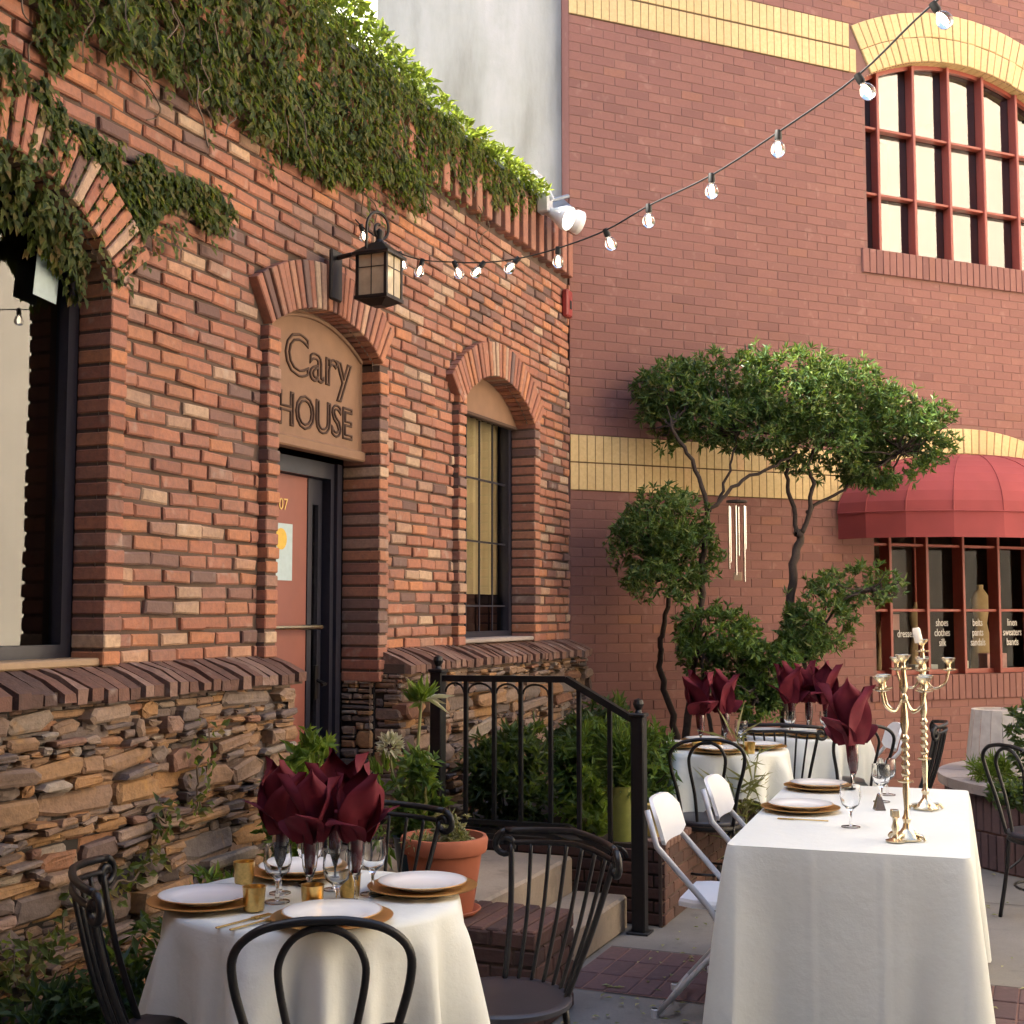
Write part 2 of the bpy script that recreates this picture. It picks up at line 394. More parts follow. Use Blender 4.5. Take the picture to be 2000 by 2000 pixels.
def courses(u0, u1, z0, z1, pitch, blen, ops, seed, jit=.012):
    rg = random.Random(seed); out = []; k = 0; z = z0 + pitch/2
    while z < z1 - pitch*.3:
        iv = [(u0, u1)]
        for o in ops:
            sp = o.span(z, pitch) if isinstance(o, Opening) else (o[0:2] if o[2] < z < o[3] else None)
            if sp: iv = subtract(iv, *sp)
        off = (k % 2)*blen/2 + rg.uniform(-jit, jit)
        x = u0 - blen + off
        cuts = []
        while x < u1:
            cuts.append(x); x += blen + rg.uniform(-jit, jit)*.6
        cuts.append(x)
        for a, b in zip(cuts, cuts[1:]):
            for i0, i1 in iv:
                p, q = max(a, i0), min(b, i1)
                if q - p > .032: out.append(((p+q)/2, z, q-p))
        z += pitch; k += 1
    return out
def place_bricks(lst, root, frame, meshes, L0, joint_w, limit, hide, name, prot=0, rng=None, stuff=None, wob=.004):
    """the pieces that show largest become objects, the others one joined part"""
    rng = rng or random.Random(1)
    sc = []
    for (u, z, l) in lst:
        P = frame(u, 0, z); f = seen(P, .02)
        sc.append((1e9 if f is None or hide(u, z) else f/max(.4, min(1, l/L0)), u, z, l))
    sc.sort(key=lambda t: t[0])
    rest = MB()
    for i, (s_, u, z, l) in enumerate(sc):
        me = rng.choice(meshes); sx = (l-joint_w)/(L0-joint_w)
        y = -prot + rng.uniform(-wob, wob)
        if i < limit and s_ < 1e8:
            link(name, me, root, (u, y, z), (0, rng.uniform(-.008,.008), 0), (sx, 1, 1))
        else:
            rest.add([(v.co.x*sx+u, v.co.y+y, v.co.z+z) for v in me.vertices], [tuple(p.vertices) for p in me.polygons])
    if rest.v:
        o = rest.build(name + 'work', meshes[0].materials[0], root); o['kind'] = 'stuff'
def backing(u0, u1, z0, z1, ops, y, mat, root, name='wall', step=.03):
    m = MB(); edges = {u0, u1}
    for o in ops:
        a, b = o.uc-o.hw, o.uc+o.hw; k = max(2, int((b-a)/step))
        for i in range(k+1): edges.add(round(min(max(a+(b-a)*i/k, u0), u1), 4))
    E_ = sorted(edges)
    for a, b in zip(E_, E_[1:]):
        mid = (a+b)/2; segs = [(z0, z1)]
        for o in ops:
            if abs(mid-o.uc) < o.hw:
                h = min(o.head(a), o.head(b)); segs = subtract(segs, o.z0, h)
        for s0, s1 in segs: m.add([(a,y,s0),(b,y,s0),(b,y,s1),(a,y,s1)], [(0,1,2,3)])
    return m.build(name, mat, root)
def arch_ring(o, root, meshes, mat, name, prot, depth, width, rings=1, seed=0, gap=.008):
    rg = random.Random(seed); a = o.half_angle(); n = int(2*a*o.r/width); 
    for q in range(rings):
        r0 = o.r + q*o.ring/rings; r1 = o.r + (q+1)*o.ring/rings - (gap if q < rings-1 else 0)
        for k in range(n):
            a0 = -a + 2*a*k/n; a1 = -a + 2*a*(k+1)/n; g_ = gap/2
            m = MB(); P = []
            yp = -prot + rg.uniform(-.006, .006)
            c = .005
            def pt(r, an, y): return (o.cx + r*math.sin(an), y, o.cz + r*math.cos(an))
            b0, b1 = a0 + g_/r1, a1 - g_/r1
            i0, i1 = a0 + g_/r0, a1 - g_/r0
            for y, e in ((depth, 0), (yp + c, 0), (yp, c)):
                P += [pt(r0+e, i0+e/r0, y), pt(r0+e, i1-e/r0, y), pt(r1-e, b1-e/r1, y), pt(r1-e, b0+e/r1, y)]
            F = [(8,9,10,11)]
            for i in range(4):
                j = (i+1) % 4
                F += [(i, j, 4+j, 4+i), (4+i, 4+j, 8+j, 8+i)]
            mid = Vector(pt((r0+r1)/2, (a0+a1)/2, 0))
            m.add([Vector(p)-mid for p in P], F)
            m.build(name, mat, root, mid)

# ------------------------------------------------------------------ the old brick building on the left
LB = thing('brick_building', 'old red brick building with arched door and windows over a ledge stone base', 'building', PL, AL)
PITCH = .065; BL = .186; ZB = 1.37; ZC = 4.12; U0 = -4.2; U1 = 5.25
o_left = Opening(-.71, .66, 1.40, 2.93, 2.333, .889, -.71, .225, .10)
o_door = Opening(1.646, .494, .34, 2.90, 2.149, .949, 1.62, .235, .105)
o_win = Opening(3.846, .581, 1.40, 2.89, 2.2587, .874, 3.835, .225, .10)
OPS = [o_left, o_door, o_win]
# creeper outline on the wall (u, z): main mass, patch beside the big arch, left fringe
IVY = [[(-4.2,3.55),(-1.2,3.35),(-.776,3.50),(-.537,3.54),(-.279,3.76),(-.077,3.81),(.209,3.82),(.454,3.80),(.8,3.83),(1.1,3.77),(1.525,3.757),(2.065,3.88),(2.628,3.965),(2.76,4.25),(2.9,4.28),(3.13,4.20),(3.52,4.28),(3.87,4.26),(4.2,4.36),(4.42,4.45),(4.42,4.55),(2.7,4.58),(2.2,4.62),(1.6,4.74),(1.0,4.85),(-4.2,4.95)],
       [(-.531,3.40),(-.295,3.44),(-.002,3.40),(.255,3.44),(.653,3.43),(.77,3.38),(.507,3.28),(.166,3.14),(.048,3.045),(0,2.93),(-.123,3.0),(-.366,3.154),(-.55,3.227)],
       [(-4.2,3.6),(-1.2,3.5),(-.538,3.56),(-.351,3.46),(-.399,3.326),(-.525,3.226),(-.8,3.25),(-1.3,3.1),(-4.2,3.2)]]
def inpoly(x, y, P):
    c = False; j = len(P)-1
    for i in range(len(P)):
        if (P[i][1] > y) != (P[j][1] > y) and x < (P[j][0]-P[i][0])*(y-P[i][1])/(P[j][1]-P[i][1])+P[i][0]: c = not c
        j = i
    return c
def under_ivy(u, z): return any(inpoly(u, z, p) for p in IVY)
old_me = [chamfer_block(BL-.013, PITCH-.0125, .045, .007, .0042, 100+i, M['brick_old'], 'brick') for i in range(14)]
lst = courses(U0, U1, ZB, ZC, PITCH, BL, OPS, 5, .016)
place_bricks(lst, LB, LW, old_me, BL, .013, 300, under_ivy, 'brick', wob=.0085)
backing(U0, U1, .0, 4.53, OPS, .014, M['mortar_old'], LB, 'wall')
# jamb bricks: proud strips that turn into the reveals
def jamb(u, side, z0, z1, depth, seed, w=.10):
    rg = random.Random(seed); z = z0 + PITCH/2
    while z < z1:
        ww = w + rg.uniform(-.004, .004); h = PITCH - .0125
        a, b = (u - ww, u) if side > 0 else (u, u + ww)
        e = rg.uniform(-.005, .005)
        m = MB().cbox(a-(a+b)/2, b-(a+b)/2, -.042+e, depth, -h/2, h/2, .005)
        m.build('jamb_brick', M['brick_old'], LB, ((a+b)/2, 0, z), (0, rg.uniform(-.01,.01), 0)); z += PITCH
    m = MB()
    a, b = (u - w + .004, u - .006) if side > 0 else (u + .006, u + w - .004)
    m.box(a, b, -.03, depth-.002, z0, z1); m.build('jamb_mortar', M['mortar_old'], LB)
jamb(o_left.uc + o_left.hw, -1, ZB, 2.95, .12, 1)
jamb(o_left.uc - o_left.hw, 1, ZB, 2.95, .12, 2)
jamb(o_door.uc - o_door.hw, 1, 1.30, 2.92, .19, 3)
jamb(o_door.uc + o_door.hw, -1, 1.20, 2.92, .19, 4)
jamb(o_win.uc - o_win.hw, 1, ZB, 2.91, .14, 5)
jamb(o_win.uc + o_win.hw, -1, ZB, 2.91, .14, 6)
for o, dp, sd_ in ((o_left, .12, 1), (o_door, .19, 2), (o_win, .14, 3)):
    arch_ring(o, LB, None, M['brick_old'], 'arch_brick', .045, dp, .047, 1, sd_, .011)
    m = MB(); K = 40; a = o.half_angle()
    for k in range(K):
        t0, t1 = -a*.98+2*a*.98*k/K, -a*.98+2*a*.98*(k+1)/K
        q = lambda r, t, y: (o.cx+r*math.sin(t), y, o.cz+r*math.cos(t))
        m.add([q(o.r+.008,t0,-.03), q(o.r+.008,t1,-.03), q(o.r+o.ring-.006,t1,-.03), q(o.r+o.ring-.006,t0,-.03), q(o.r+.008,t0,dp-.003), q(o.r+.008,t1,dp-.003)], [(0,1,2,3),(1,0,4,5)])
    m.build('arch_mortar', M['mortar_old'], LB)
# cornice: tall corbelled soldier bricks, flat course and metal cap
k = 0; u = 2.3; rg = random.Random(8)
while u < U1 - .05:
    w = .085
    MB().cbox(-w/2, w/2, -.062+rg.uniform(-.006,.006), .05, -.168, .168, .006).build('cornice_brick', M['brick_old'], LB, (u, 0, ZC+.18), (0, rg.uniform(-.012,.012), 0))
    u += .158
u = -4.1
low = MB()
while u < 2.25:
    low.cbox(u-.042, u+.042, -.06, .05, ZC+.015, ZC+.345, .006); u += .158
low.build('cornice_brickwork', M['brick_old'], LB)['kind'] = 'stuff'
top = courses(U0, U1, ZC+.355, ZC+.355+.066, PITCH, BL, [], 31)
cap_me = [chamfer_block(BL-.013, PITCH-.0125, .05, .006, .003, 160+i, M['brick_old'], 'cap_brick') for i in range(5)]
place_bricks(top, LB, LW, cap_me, BL, .013, 60, under_ivy, 'cap_brick', prot=.05)
m = MB().box(U0, U1, -.055, .35, ZC+.424, ZC+.446); m.build('metal_cap', M['metal_roof'], LB)
m = MB().box(U0, U1, .05, .34, ZC+.1, ZC+.423); m.build('parapet', M['mortar_old'], LB)
# sloped brick coping over a ledge stone base, both sides of the door
def coping(u0, u1, seed, end0=False, end1=False):
    rg = random.Random(seed); u = u0
    while u < u1 - .03:
        w = .066 + rg.uniform(-.006, .006)
        m = MB(); j = lambda a=.005: rg.uniform(-a, a)
        n1 = .195 + j(.012); t = w/2 - .005
        zt = 1.300 + j(.008); zb = 1.256 + j(.008)
        P = [(-t,-n1,zb),(t,-n1+j(),zb),(t,-n1+j(.004),zt),(-t,-n1,zt),(-t,.02,1.385),(t,.02,1.385),(-t,.02,zb),(t,.02,zb),(-t,-n1*.55,zt+.042+j(.007)),(t,-n1*.55,zt+.042+j(.007))]
        m.add(P, [(0,1,2,3),(3,2,9,8),(8,9,5,4),(0,3,8,4,6),(1,7,5,9,2),(0,6,7,1)])
        m.build('coping_brick', M['coping'], LB, (u + w/2, 0, 0), (0, 0, rg.uniform(-.03,.03))); u += w + .008
    m = MB().box(u0, u1, -.17, .02, 1.25, 1.30); m.build('coping_mortar', M['mortar_old'], LB)
coping(-3.2, 1.165, 1); coping(2.19, 5.24, 2)
def stones(u0, u1, z0, z1, nface, root, seed, tilt=0.0, frame='u', coarse=1.0, sc=None):
    rg = random.Random(seed); z = z0; rows = []
    free = []            # taller stones reach up into the next course
    while z < z1 - .015:
        h = rg.choice((.020,.024,.028,.032,.038,.045,.055,.070,.095))*coarse
        h = min(h, z1 - z); u = u0 + rg.uniform(-.1, 0)
        nfree = []
        while u < u1:
            l = max(.06, min(.40, h*rg.uniform(1.6, 6.0)*rg.choice((.8,1,1.4))))
            a, b = max(u, u0), min(u + l, u1)
            blocked = [q for q in free if q[0] < b and q[1] > a and q[2] > z + .006]
            if blocked:
                q = blocked[0]
                if q[0] - a > .05: b = q[0]
                else: u = q[1]; continue
            if b - a > .03:
                hh = h
                if rg.random() < .16 and h < .058 and z + h*2.2 < z1: hh = h*rg.uniform(1.6, 2.3); nfree.append((a, b, z + hh))
                yield (a+b)/2, z + hh/2, b - a, hh, rg
            u = b
        free = [q for q in free if q[2] > z + h + .006] + nfree
        z += h
def stone_base(u0, u1, nface, seed, ends=(), z0=.0):
    base = thing('stone_base', None, None); base.parent = LB
    base_m = MB().box(u0+.01, u1-.01, -nface+.035, .013, z0, 1.252); 
    base_m.build('backing', M['dark_earth'], base)
    cnt = 0; fill = MB()
    for uc, zc, l, h, rg in stones(u0, u1, z0, 1.25, nface, base, seed+200, coarse=.8):
        me = chamfer_block(max(.02, l-.004), max(.015, h-.004), .05, .006, .005, rg.randint(0, 1 << 30), M['stone'], 'stone', cut=.4)
        y_ = -nface + .032 - rg.uniform(0, .012)
        fill.add([(v.co.x+uc, v.co.y+y_, v.co.z+zc) for v in me.vertices], [tuple(p.vertices) for p in me.polygons]); bpy.data.meshes.remove(me)
    fill.build('stone_filling', M['stone'], base)['kind'] = 'stuff'
    for uc, zc, l, h, rg in stones(u0, u1, z0, 1.25, nface, base, seed, coarse=.95):
        me = chamfer_block(max(.02, l-.010), max(.018, h-.008), .09, min(.010, h*.2), .009, rg.randint(0, 1 << 30), M['stone'], 'stone', cut=.62)
        link('stone', me, base, (uc, -nface - rg.uniform(-.022, .034), zc), (rg.uniform(-.16,.10), rg.uniform(-.11,.05), rg.uniform(-.13,.13))); cnt += 1
    for ue, sgn in ends:
        for uc, zc, l, h, rg in stones(0, nface, z0, 1.25, nface, base, seed+50):
            me = chamfer_block(max(.02, l-.008), max(.018, h-.008), .06, .008, .005, rg.randint(0, 1 << 30), M['stone'], 'stone', cut=.3)
            link('stone', me, base, (ue + sgn*rg.uniform(.0,.012), -uc, zc), (0, 0, R(-90) if sgn < 0 else R(90)))
    return base
stone_base(-1.25, 1.11, .165, 11, ((1.11, 1),))
stone_base(2.17, 5.22, .165, 12, ((2.17, -1),), .2)
# inner stone reveal beside the door, below the brick jamb
rv = thing('stone_reveal', None, None); rv.parent = LB
MB().box(2.165, 2.30, .0, .20, .3, 1.25).build('backing', M['dark_earth'], rv)
for uc, zc, l, h, rg in stones(.0, .19, .34, 1.21, 0, rv, 77):
    me = chamfer_block(max(.02, l-.008), max(.018, h-.008), .06, .008, .005, rg.randint(0, 1 << 30), M['stone'], 'stone', cut=.3)
    if uc > -.01: link('stone', me, rv, (2.142 + rg.uniform(-.012,.006), uc, zc), (0, 0, R(-90)))
MB().box(1.02, 1.152, .0, .20, .3, 1.30).build('reveal_block', M['stone'], rv)
far = MB().box(-4.2, -1.26, -.16, .013, 0, 1.25); far.build('plinth', M['stone'], LB)
# back, roof and rooms behind
bx = MB()
bx.add([(U0,.35,4.3),(U1,.35,4.3),(U1,5,4.3),(U0,5,4.3)], [(0,1,2,3)])
bx.add([(U0,5,0),(U1,5,0),(U1,5,4.6),(U0,5,4.6)], [(0,1,2,3)])
bx.add([(U0,.02,0),(U0,5,0),(U0,5,4.6),(U0,.02,4.6)], [(0,1,2,3)])
bx.add([(U1-.0,.02,0),(U1-.0,5,0),(U1-.0,5,4.3),(U1-.0,.02,4.3)], [(0,1,2,3)])
bx.build('roof_and_back', M['metal_roof'], LB)
def room(u0, u1, z0, z1, d0, d1, mat, root, floor=None):
    m = MB(); m.add([(u0,d1,z0),(u1,d1,z0),(u1,d1,z1),(u0,d1,z1),(u0,d0,z0),(u1,d0,z0),(u1,d0,z1),(u0,d0,z1)],
        [(0,1,2,3),(4,0,3,7),(1,5,6,2),(3,2,6,7),(4,5,1,0)])
    return m.build('room', mat, root)
room(-1.5, .3, 1.2, 3.4, .21, 1.6, M['interior'], LB)
room(3.1, 4.7, 1.2, 3.3, .24, 1.5, M['interior'], LB)
room(1.0, 2.3, .30, 3.0, .35, 1.8, M['interior'], LB)

def window_frame(o, root, y, fw, mat, sill_mat, glass, name='window', head=True):
    """arched frame, panes are added by the caller"""
    w = thing(name, None, None); w.parent = root; a0, a1 = o.uc-o.hw, o.uc+o.hw
    K = 24; out = [(a0, o.z0), (a1, o.z0)]
    inn = [(a0+fw, o.z0+fw), (a1-fw, o.z0+fw)]
    for k in range(K+1):
        u = a1 + (a0-a1)*k/K; out.append((u, o.head(u)+.03))
    for k in range(K+1):
        u = (a1-fw) + ((a0+fw)-(a1-fw))*k/K; inn.append((u, o.head(u)-fw*.7))
    n = len(out); m = MB(); V = [(u,y,z) for u,z in out]+[(u,y,z) for u,z in inn]+[(u,y+.06,z) for u,z in inn]
    F = []
    for i in range(n):
        j = (i+1) % n; F += [(i,j,n+j,n+i), (n+i,n+j,2*n+j,2*n+i)]
    m.add(V, F); m.build('frame', mat, w)
    gp = MB(); gp.add([(u,y+.045,z) for u,z in inn], [tuple(range(n))]); gp.build('pane', glass, w)
    return w
w1 = window_frame(o_left, LB, .12, .055, M['navy'], None, M['pane'])
MB().cbox(-1.4, -.04, -.02, .19, 1.375, 1.405, .006).build('sill', M['tan_paint'], w1)
m = MB()
for k in range(40):
    u = -1.35 + k*.033
    if u > -.42: break
    m.add([(u,.34+.02*math.sin(k*1.9),1.42),(u+.033,.34+.02*math.sin((k+1)*1.9),1.42),(u+.033,.34+.02*math.sin((k+1)*1.9),2.6),(u,.34+.02*math.sin(k*1.9),2.6)], [(0,1,2,3)])
m.build('curtain', M['curtain'], w1)
w2 = window_frame(o_win, LB, .14, .05, M['navy'], None, M['pane'])
MB().cbox(3.26, 4.43, -.03, .22, 1.385, 1.412, .006).build('sill', M['cap_stone'], w2)
# plain panel in the head of the small window
def head_panel(o, z, y, mat, root, name):
    K = 20; a0, a1 = o.uc-o.hw, o.uc+o.hw; P = [(a0,z),(a1,z)] + [(a1+(a0-a1)*k/K, o.head(a1+(a0-a1)*k/K)+.02) for k in range(K+1)]
    n = len(P); m = MB(); m.add([(u,y,q) for u,q in P]+[(u,y+.03,q) for u,q in P], [tuple(range(n))]+[(i+n,(i+1)%n+n,(i+1)%n,i) for i in range(n)])
    return m.build(name, mat, root)
head_panel(o_win, 2.885, .105, M['sign'], w2, 'head_panel')
MB().cbox(3.27, 4.42, .09, .14, 2.862, 2.884, .004).build('head_trim', M['groove'], w2)
m = MB()
for u in (3.50, 3.72, 3.94, 4.16): m.box(u-.006, u+.006, .168, .178, 1.42, 2.87)
for z in (1.62, 2.05, 2.47): m.box(3.29, 4.40, .166, .180, z-.006, z+.006)
m.build('muntin', M['navy'], w2)
m = MB(); k0 = 0
for k in range(44):
    u = 3.27 + k*.026; f = lambda q: .25+.018*math.sin(q*1.7)
    m.add([(u,f(k),1.70),(u+.026,f(k+1),1.70),(u+.026,f(k+1),2.9),(u,f(k),2.9)], [(0,1,2,3)])
m.build('curtain', M['curtain'], w2)
# carved door head, door, frame
sg = thing('door_head_sign', None, None); sg.parent = LB
head_panel(o_door, 2.42, .075, M['sign'], sg, 'panel')
m = MB(); K = 24; a0, a1 = o_door.uc-o_door.hw+.02, o_door.uc+o_door.hw-.02
m.tube([(a1+(a0-a1)*k/K, .07, o_door.head(a1+(a0-a1)*k/K)-.02) for k in range(K+1)], .012, 6); m.build('moulding', M['sign'], sg)
MB().cbox(1.155, 2.135, .045, .12, 2.39, 2.445, .008).build('ledge', M['sign'], sg)
def outline_text(body, size, loc, mat, root, name, fill=False, bev=.005, sx=1.0, rot=(R(90),0,0)):
    c = bpy.data.curves.new(name, 'FONT'); c.body = body; c.size = size; c.align_x = 'CENTER'; c.resolution_u = 3
    if fill: c.fill_mode = 'BOTH'; c.extrude = .0015
    else: c.fill_mode = 'NONE'; c.bevel_depth = bev; c.bevel_resolution = 1
    t = bpy.data.objects.new(name, c); COL.objects.link(t)
    dg = bpy.context.evaluated_depsgraph_get(); me = bpy.data.meshes.new_from_object(t.evaluated_get(dg)); me.name = name
    bpy.data.objects.remove(t); me.materials.clear(); me.materials.append(mat)
    for p in me.polygons: p.material_index = 0
    return link(name, me, root, loc, rot, (sx, 1, 1))
outline_text('Cary', .30, (1.68, .072, 2.76), M['groove'], sg, 'lettering', sx=1.12, bev=.0065)
outline_text('HOUSE', .235, (1.66, .072, 2.50), M['groove'], sg, 'lettering', sx=.98, bev=.0065)
dr = thing('door', None, None); dr.parent = LB
fr = MB()
fr.box(1.155, 1.235, .19, .32, .34, 2.375); fr.box(2.015, 2.135, .19, .32, .34, 2.375); fr.box(1.235, 2.015, .19, .32, 2.29, 2.375)
fr.box(2.05, 2.10, .17, .19, .34, 2.374)
fr.build('frame', M['navy'], dr)
lf = MB(); y0, y1 = .24, .29
lf.box(1.24, 1.855, y0, y1, .36, 2.285); lf.build('leaf', M['red_paint'], dr)
lf = MB().box(1.857, 1.90, y0-.006, y1, .36, 2.285); lf.box(1.97, 2.01, y0, y1, .36, 2.285); lf.box(1.90, 1.97, y0, y1, 2.15, 2.285); lf.box(1.90, 1.97, y0, y1, .36, .60)
lf.build('stile', M['navy'], dr)
MB().box(1.90, 1.97, y0+.02, y0+.026, .60, 2.15).build('pane', M['pane'], dr)
m = MB()
for k in range(24):
    u = 1.36 + k*.018; f = lambda q: y1+.03+.012*math.sin(q*1.5)
    m.add([(u,f(k),.55),(u+.018,f(k+1),.55),(u+.018,f(k+1),2.16),(u,f(k),2.16)], [(0,1,2,3)])
m.build('curtain', M['curtain_red'], dr)
m = MB().tube([(1.30, y0-.05, 1.50),(1.93, y0-.05, 1.50)], .013, 8); m.tube([(1.33,y0,1.50),(1.33,y0-.05,1.50)],.009,6); m.tube([(1.90,y0,1.50),(1.90,y0-.05,1.50)],.009,6)
m.build('push_bar', M['brass'], dr)
m = MB().cbox(1.93, 1.96, y0-.02, y0, 1.12, 1.30, .004); m.tube([(1.945,y0-.02,1.22),(1.945,y0-.07,1.20),(1.90,y0-.075,1.20)], .009, 6); m.build('handle', M['lamp_iron'], dr)
MB().box(1.54, 1.71, y0-.004, y0-.001, 1.74, 2.03).build('notice', M['paper_blue'], dr)
md = MB(); md.lathe([(.001,0),(.055,0)], 24, (0,0,0), Matrix.Translation((1.60,y0-.006,1.95)) @ Matrix.Rotation(R(90),4,'X')); md.build('notice_dot', M['yellow_dot'], dr)
outline_text('07', .085, (1.62, y0-.004, 2.10), M['gold_print'], dr, 'number', fill=True)

# ------------------------------------------------------------------ the plum brick building across the back
RB = thing('plum_brick_building', 'tall plum brick building with yellow brick bands and big red arched windows', 'building', CR, AR)
P2 = .0735; B2 = .205; V1 = 8.0; ZT = 10.5
def ropen(z0, cz): 
    o = Opening(4.0, 1.10, z0, cz+1.905, cz, 2.2, 4.0, .445, 0.0)
    o.half_angle = lambda: math.asin(1.24/2.64)
    return o
r_up = ropen(4.72, 4.3526); r_lo = ropen(1.037, .56)
BANDS = [(2.508, 2.940), (6.265, 6.71)]
new_me = [chamfer_block(B2-.007, P2-.007, .03, .0025, .0016, 300+i, M['brick_new'], 'brick') for i in range(6)]
def ring_span(o, z):
    dz = z - o.cz
    if dz <= 0 or dz > o.r+o.ring: return None
    w = min(math.sqrt((o.r+o.ring)**2 - dz*dz), max(dz*math.tan(math.asin(1.24/2.64)), 0))
    return (4.0-w, 4.0+w) if z > o.zs else None
rg = random.Random(17); rl = []
z = .02; k = 0
segs = []
for a, b in ((.02, 2.508), (2.940, 6.265), (6.71, ZT)):
    ops = []
    class Q:
        pass
    lst = []
    z = a + P2/2; n_ = max(1, round((b-a)/P2)); ph = (b-a)/n_
    for i in range(n_):
        zz = a + ph*(i+.5); iv = [(0.0, V1)]
        for o in (r_up, r_lo):
            if o.z0 - .12 - ph*.4 < zz < o.zs + .2: iv = subtract(iv, 2.90, 5.10)
            sp = ring_span(o, zz)
            if sp: iv = subtract(iv, *sp)
            if o.z0 - .23 < zz < o.z0: iv = subtract(iv, 2.83, 5.17)
        x = -B2 + (i % 2)*B2/2
        while x < V1:
            for i0, i1 in iv:
                p, q = max(x, i0), min(x+B2, i1)
                if q - p > .03: lst.append(((p+q)/2, zz, q-p))
            x += B2
    segs += lst
place_bricks(segs, RB, RW, new_me, B2, .007, 300, lambda u, z: False, 'brick', wob=.0015)
back = backing(0, V1, 0, ZT, [r_up, r_lo], .0035, M['mortar_new'], RB, 'wall')
# soldier bands of yellow brick
sold = chamfer_block(.066, .206, .03, .002, .0008, 401, M['brick_yellow'], 'band_brick')
for (a, b) in BANDS:
    MB().box(0, 2.735, -.004, .004, a, b).build('band_joint', M['mortar_yellow'], RB); MB().box(5.265, V1, -.004, .004, a, b).build('band_joint', M['mortar_yellow'], RB)
    cnt = 0; rest = MB()
    for row in range(2):
        zz = a + (b-a)*(.25+.5*row); v = .036
        while v < V1:
            sp = [ring_span(o, zz + dz) for o in (r_up, r_lo) for dz in (-.1, .1)]
            ok = not any(s_ and s_[0]-.035 < v < s_[1]+.035 for s_ in sp)
            if ok:
                if v < 4.9: link('band_brick', sold, RB, (v, -.010, zz))
                else: rest.add([(q.co.x+v, q.co.y-.010, q.co.z+zz) for q in sold.vertices], [tuple(p.vertices) for p in sold.polygons])
            v += .072
    o = rest.build('band_brickwork', M['brick_yellow'], RB); o['kind'] = 'stuff'
class RingO: pass
for o in (r_up, r_lo):
    arch_ring(o, RB, None, M['brick_yellow'], 'arch_brick', .016, .16, .075, 2, 3, .006)
    m = MB(); K = 40; a = o.half_angle()
    for k in range(K):
        t0, t1 = -a+2*a*k/K, -a+2*a*(k+1)/K
        q = lambda r, t, y: (o.cx+r*math.sin(t), y, o.cz+r*math.cos(t))
        m.add([q(o.r+.004,t0,-.007), q(o.r+.004,t1,-.007), q(o.r+o.ring-.004,t1,-.007), q(o.r+o.ring-.004,t0,-.007), q(o.r+.004,t0,.158), q(o.r+.004,t1,.158)], [(0,1,2,3),(1,0,4,5)])
    m.build('arch_joint', M['mortar_yellow'], RB)
    # rowlock sill of plum brick, brick reveals
    v = 2.83; s2 = chamfer_block(.066, .21, .10, .003, .001, 402, M['brick_new'], 'sill_brick')
    MB().box(2.83, 5.17, .0, .20, o.z0-.215, o.z0-.004).build('sill_joint', M['mortar_new'], RB)
    while v < 5.15:
        link('sill_brick', s2, RB, (v+.035, -.022, o.z0-.107)); v += .073
    MB().box(2.80, 2.90, .012, .19, o.z0, o.zs+.05).build('reveal', M['brick_new'], RB)
    MB().box(5.10, 5.20, .012, .19, o.z0, o.zs+.05).build('reveal', M['brick_new'], RB)
side = MB(); side.add([(0,0,0),(0,6,0),(0,6,ZT),(0,0,ZT),(V1,0,ZT),(V1,6,ZT),(V1,0,0),(V1,6,0)], [(0,3,2,1),(3,4,5,2),(6,7,5,4),(1,2,5,7)])
side.build('side_and_roof', M['brick_new'], RB)
def big_window(o, y, mulls, rails, mat, glass, frame_d=.045):
    w = thing('window', None, None); w.parent = RB
    m = MB()
    K = 30; a0, a1 = 2.90, 5.10
    pts = [(a1+(a0-a1)*k/K, o.head(a1+(a0-a1)*k/K)-.012) for k in range(K+1)]
    m.tube([(u, y+.02, z) for u, z in pts], .03, 4); m.box(a0, a0+.045, y, y+.06, o.z0, o.head(a0)); m.box(a1-.045, a1, y, y+.06, o.z0, o.head(a1)); m.box(a0, a1, y, y+.06, o.z0, o.z0+.04)
    m.build('frame', mat, w)
    for v in mulls:
        h = o.head(v)-.01
        MB().cbox(-.015, .015, -frame_d, .05, o.z0, h, .004).build('mullion', mat, w, (v, y+.0, 0))
    for z in rails:
        MB().cbox(2.92, 5.08, y-frame_d*.62, y+.045, z-.012, z+.012, .004).build('glazing_bar', mat, w)
    gm = MB(); gm.add([(a0, y+.05, o.z0), (a1, y+.05, o.z0)] + [(u, y+.05, z) for u, z in pts], [tuple(range(len(pts)+2))])
    gm.build('pane', glass, w)
    return w
MU = [3.09, 3.495, 3.905, 4.315, 4.725]
wu = big_window(r_up, .10, MU, (5.246, 5.84), M['bronze_red'], M['pane_high'])
wl = big_window(r_lo, .10, MU, (1.593, 2.16), M['bronze_red'], M['shop_pane'], .08)
room(2.8, 5.2, 4.6, 6.8, .2, 2.4, M['interior'], RB)
room(2.6, 5.4, .9, 2.8, .2, 1.7, M['interior'], RB)
# display in the shop window
MB().box(2.85, 5.15, .22, .60, .99, 1.03).build('display_shelf', M['tan_paint'], wl)
rg = random.Random(5)
def dress(v, y, z, s, mat):
    m = MB().lathe([(.001,.0),(.10,.0),(.095,.10),(.075,.25),(.05,.36),(.07,.46),(.085,.55),(.05,.60),(.025,.63),(.028,.66)], 14)
    q = m.build('dress_form', mat, wl, (v, y, z), smooth=True); q.scale = (s, s*.7, s)
dress(2.98, .34, 1.04, .82, M['cloth_pink']); dress(3.30, .40, 1.04, .70, M['cloth_tan']); dress(3.74, .45, 1.04, .95, M['cloth_tan']); dress(4.55, .5, 1.04, 1.2, M['cloth_tan'])
MB().cbox(3.20, 3.38, .26, .27, 1.42, 1.56, .003).build('display_card', M['cloth_pink'], wl)
MB().cbox(4.00, 4.16, .26, .34, 1.035, 1.14, .004).build('display_box', M['cream'], wl)
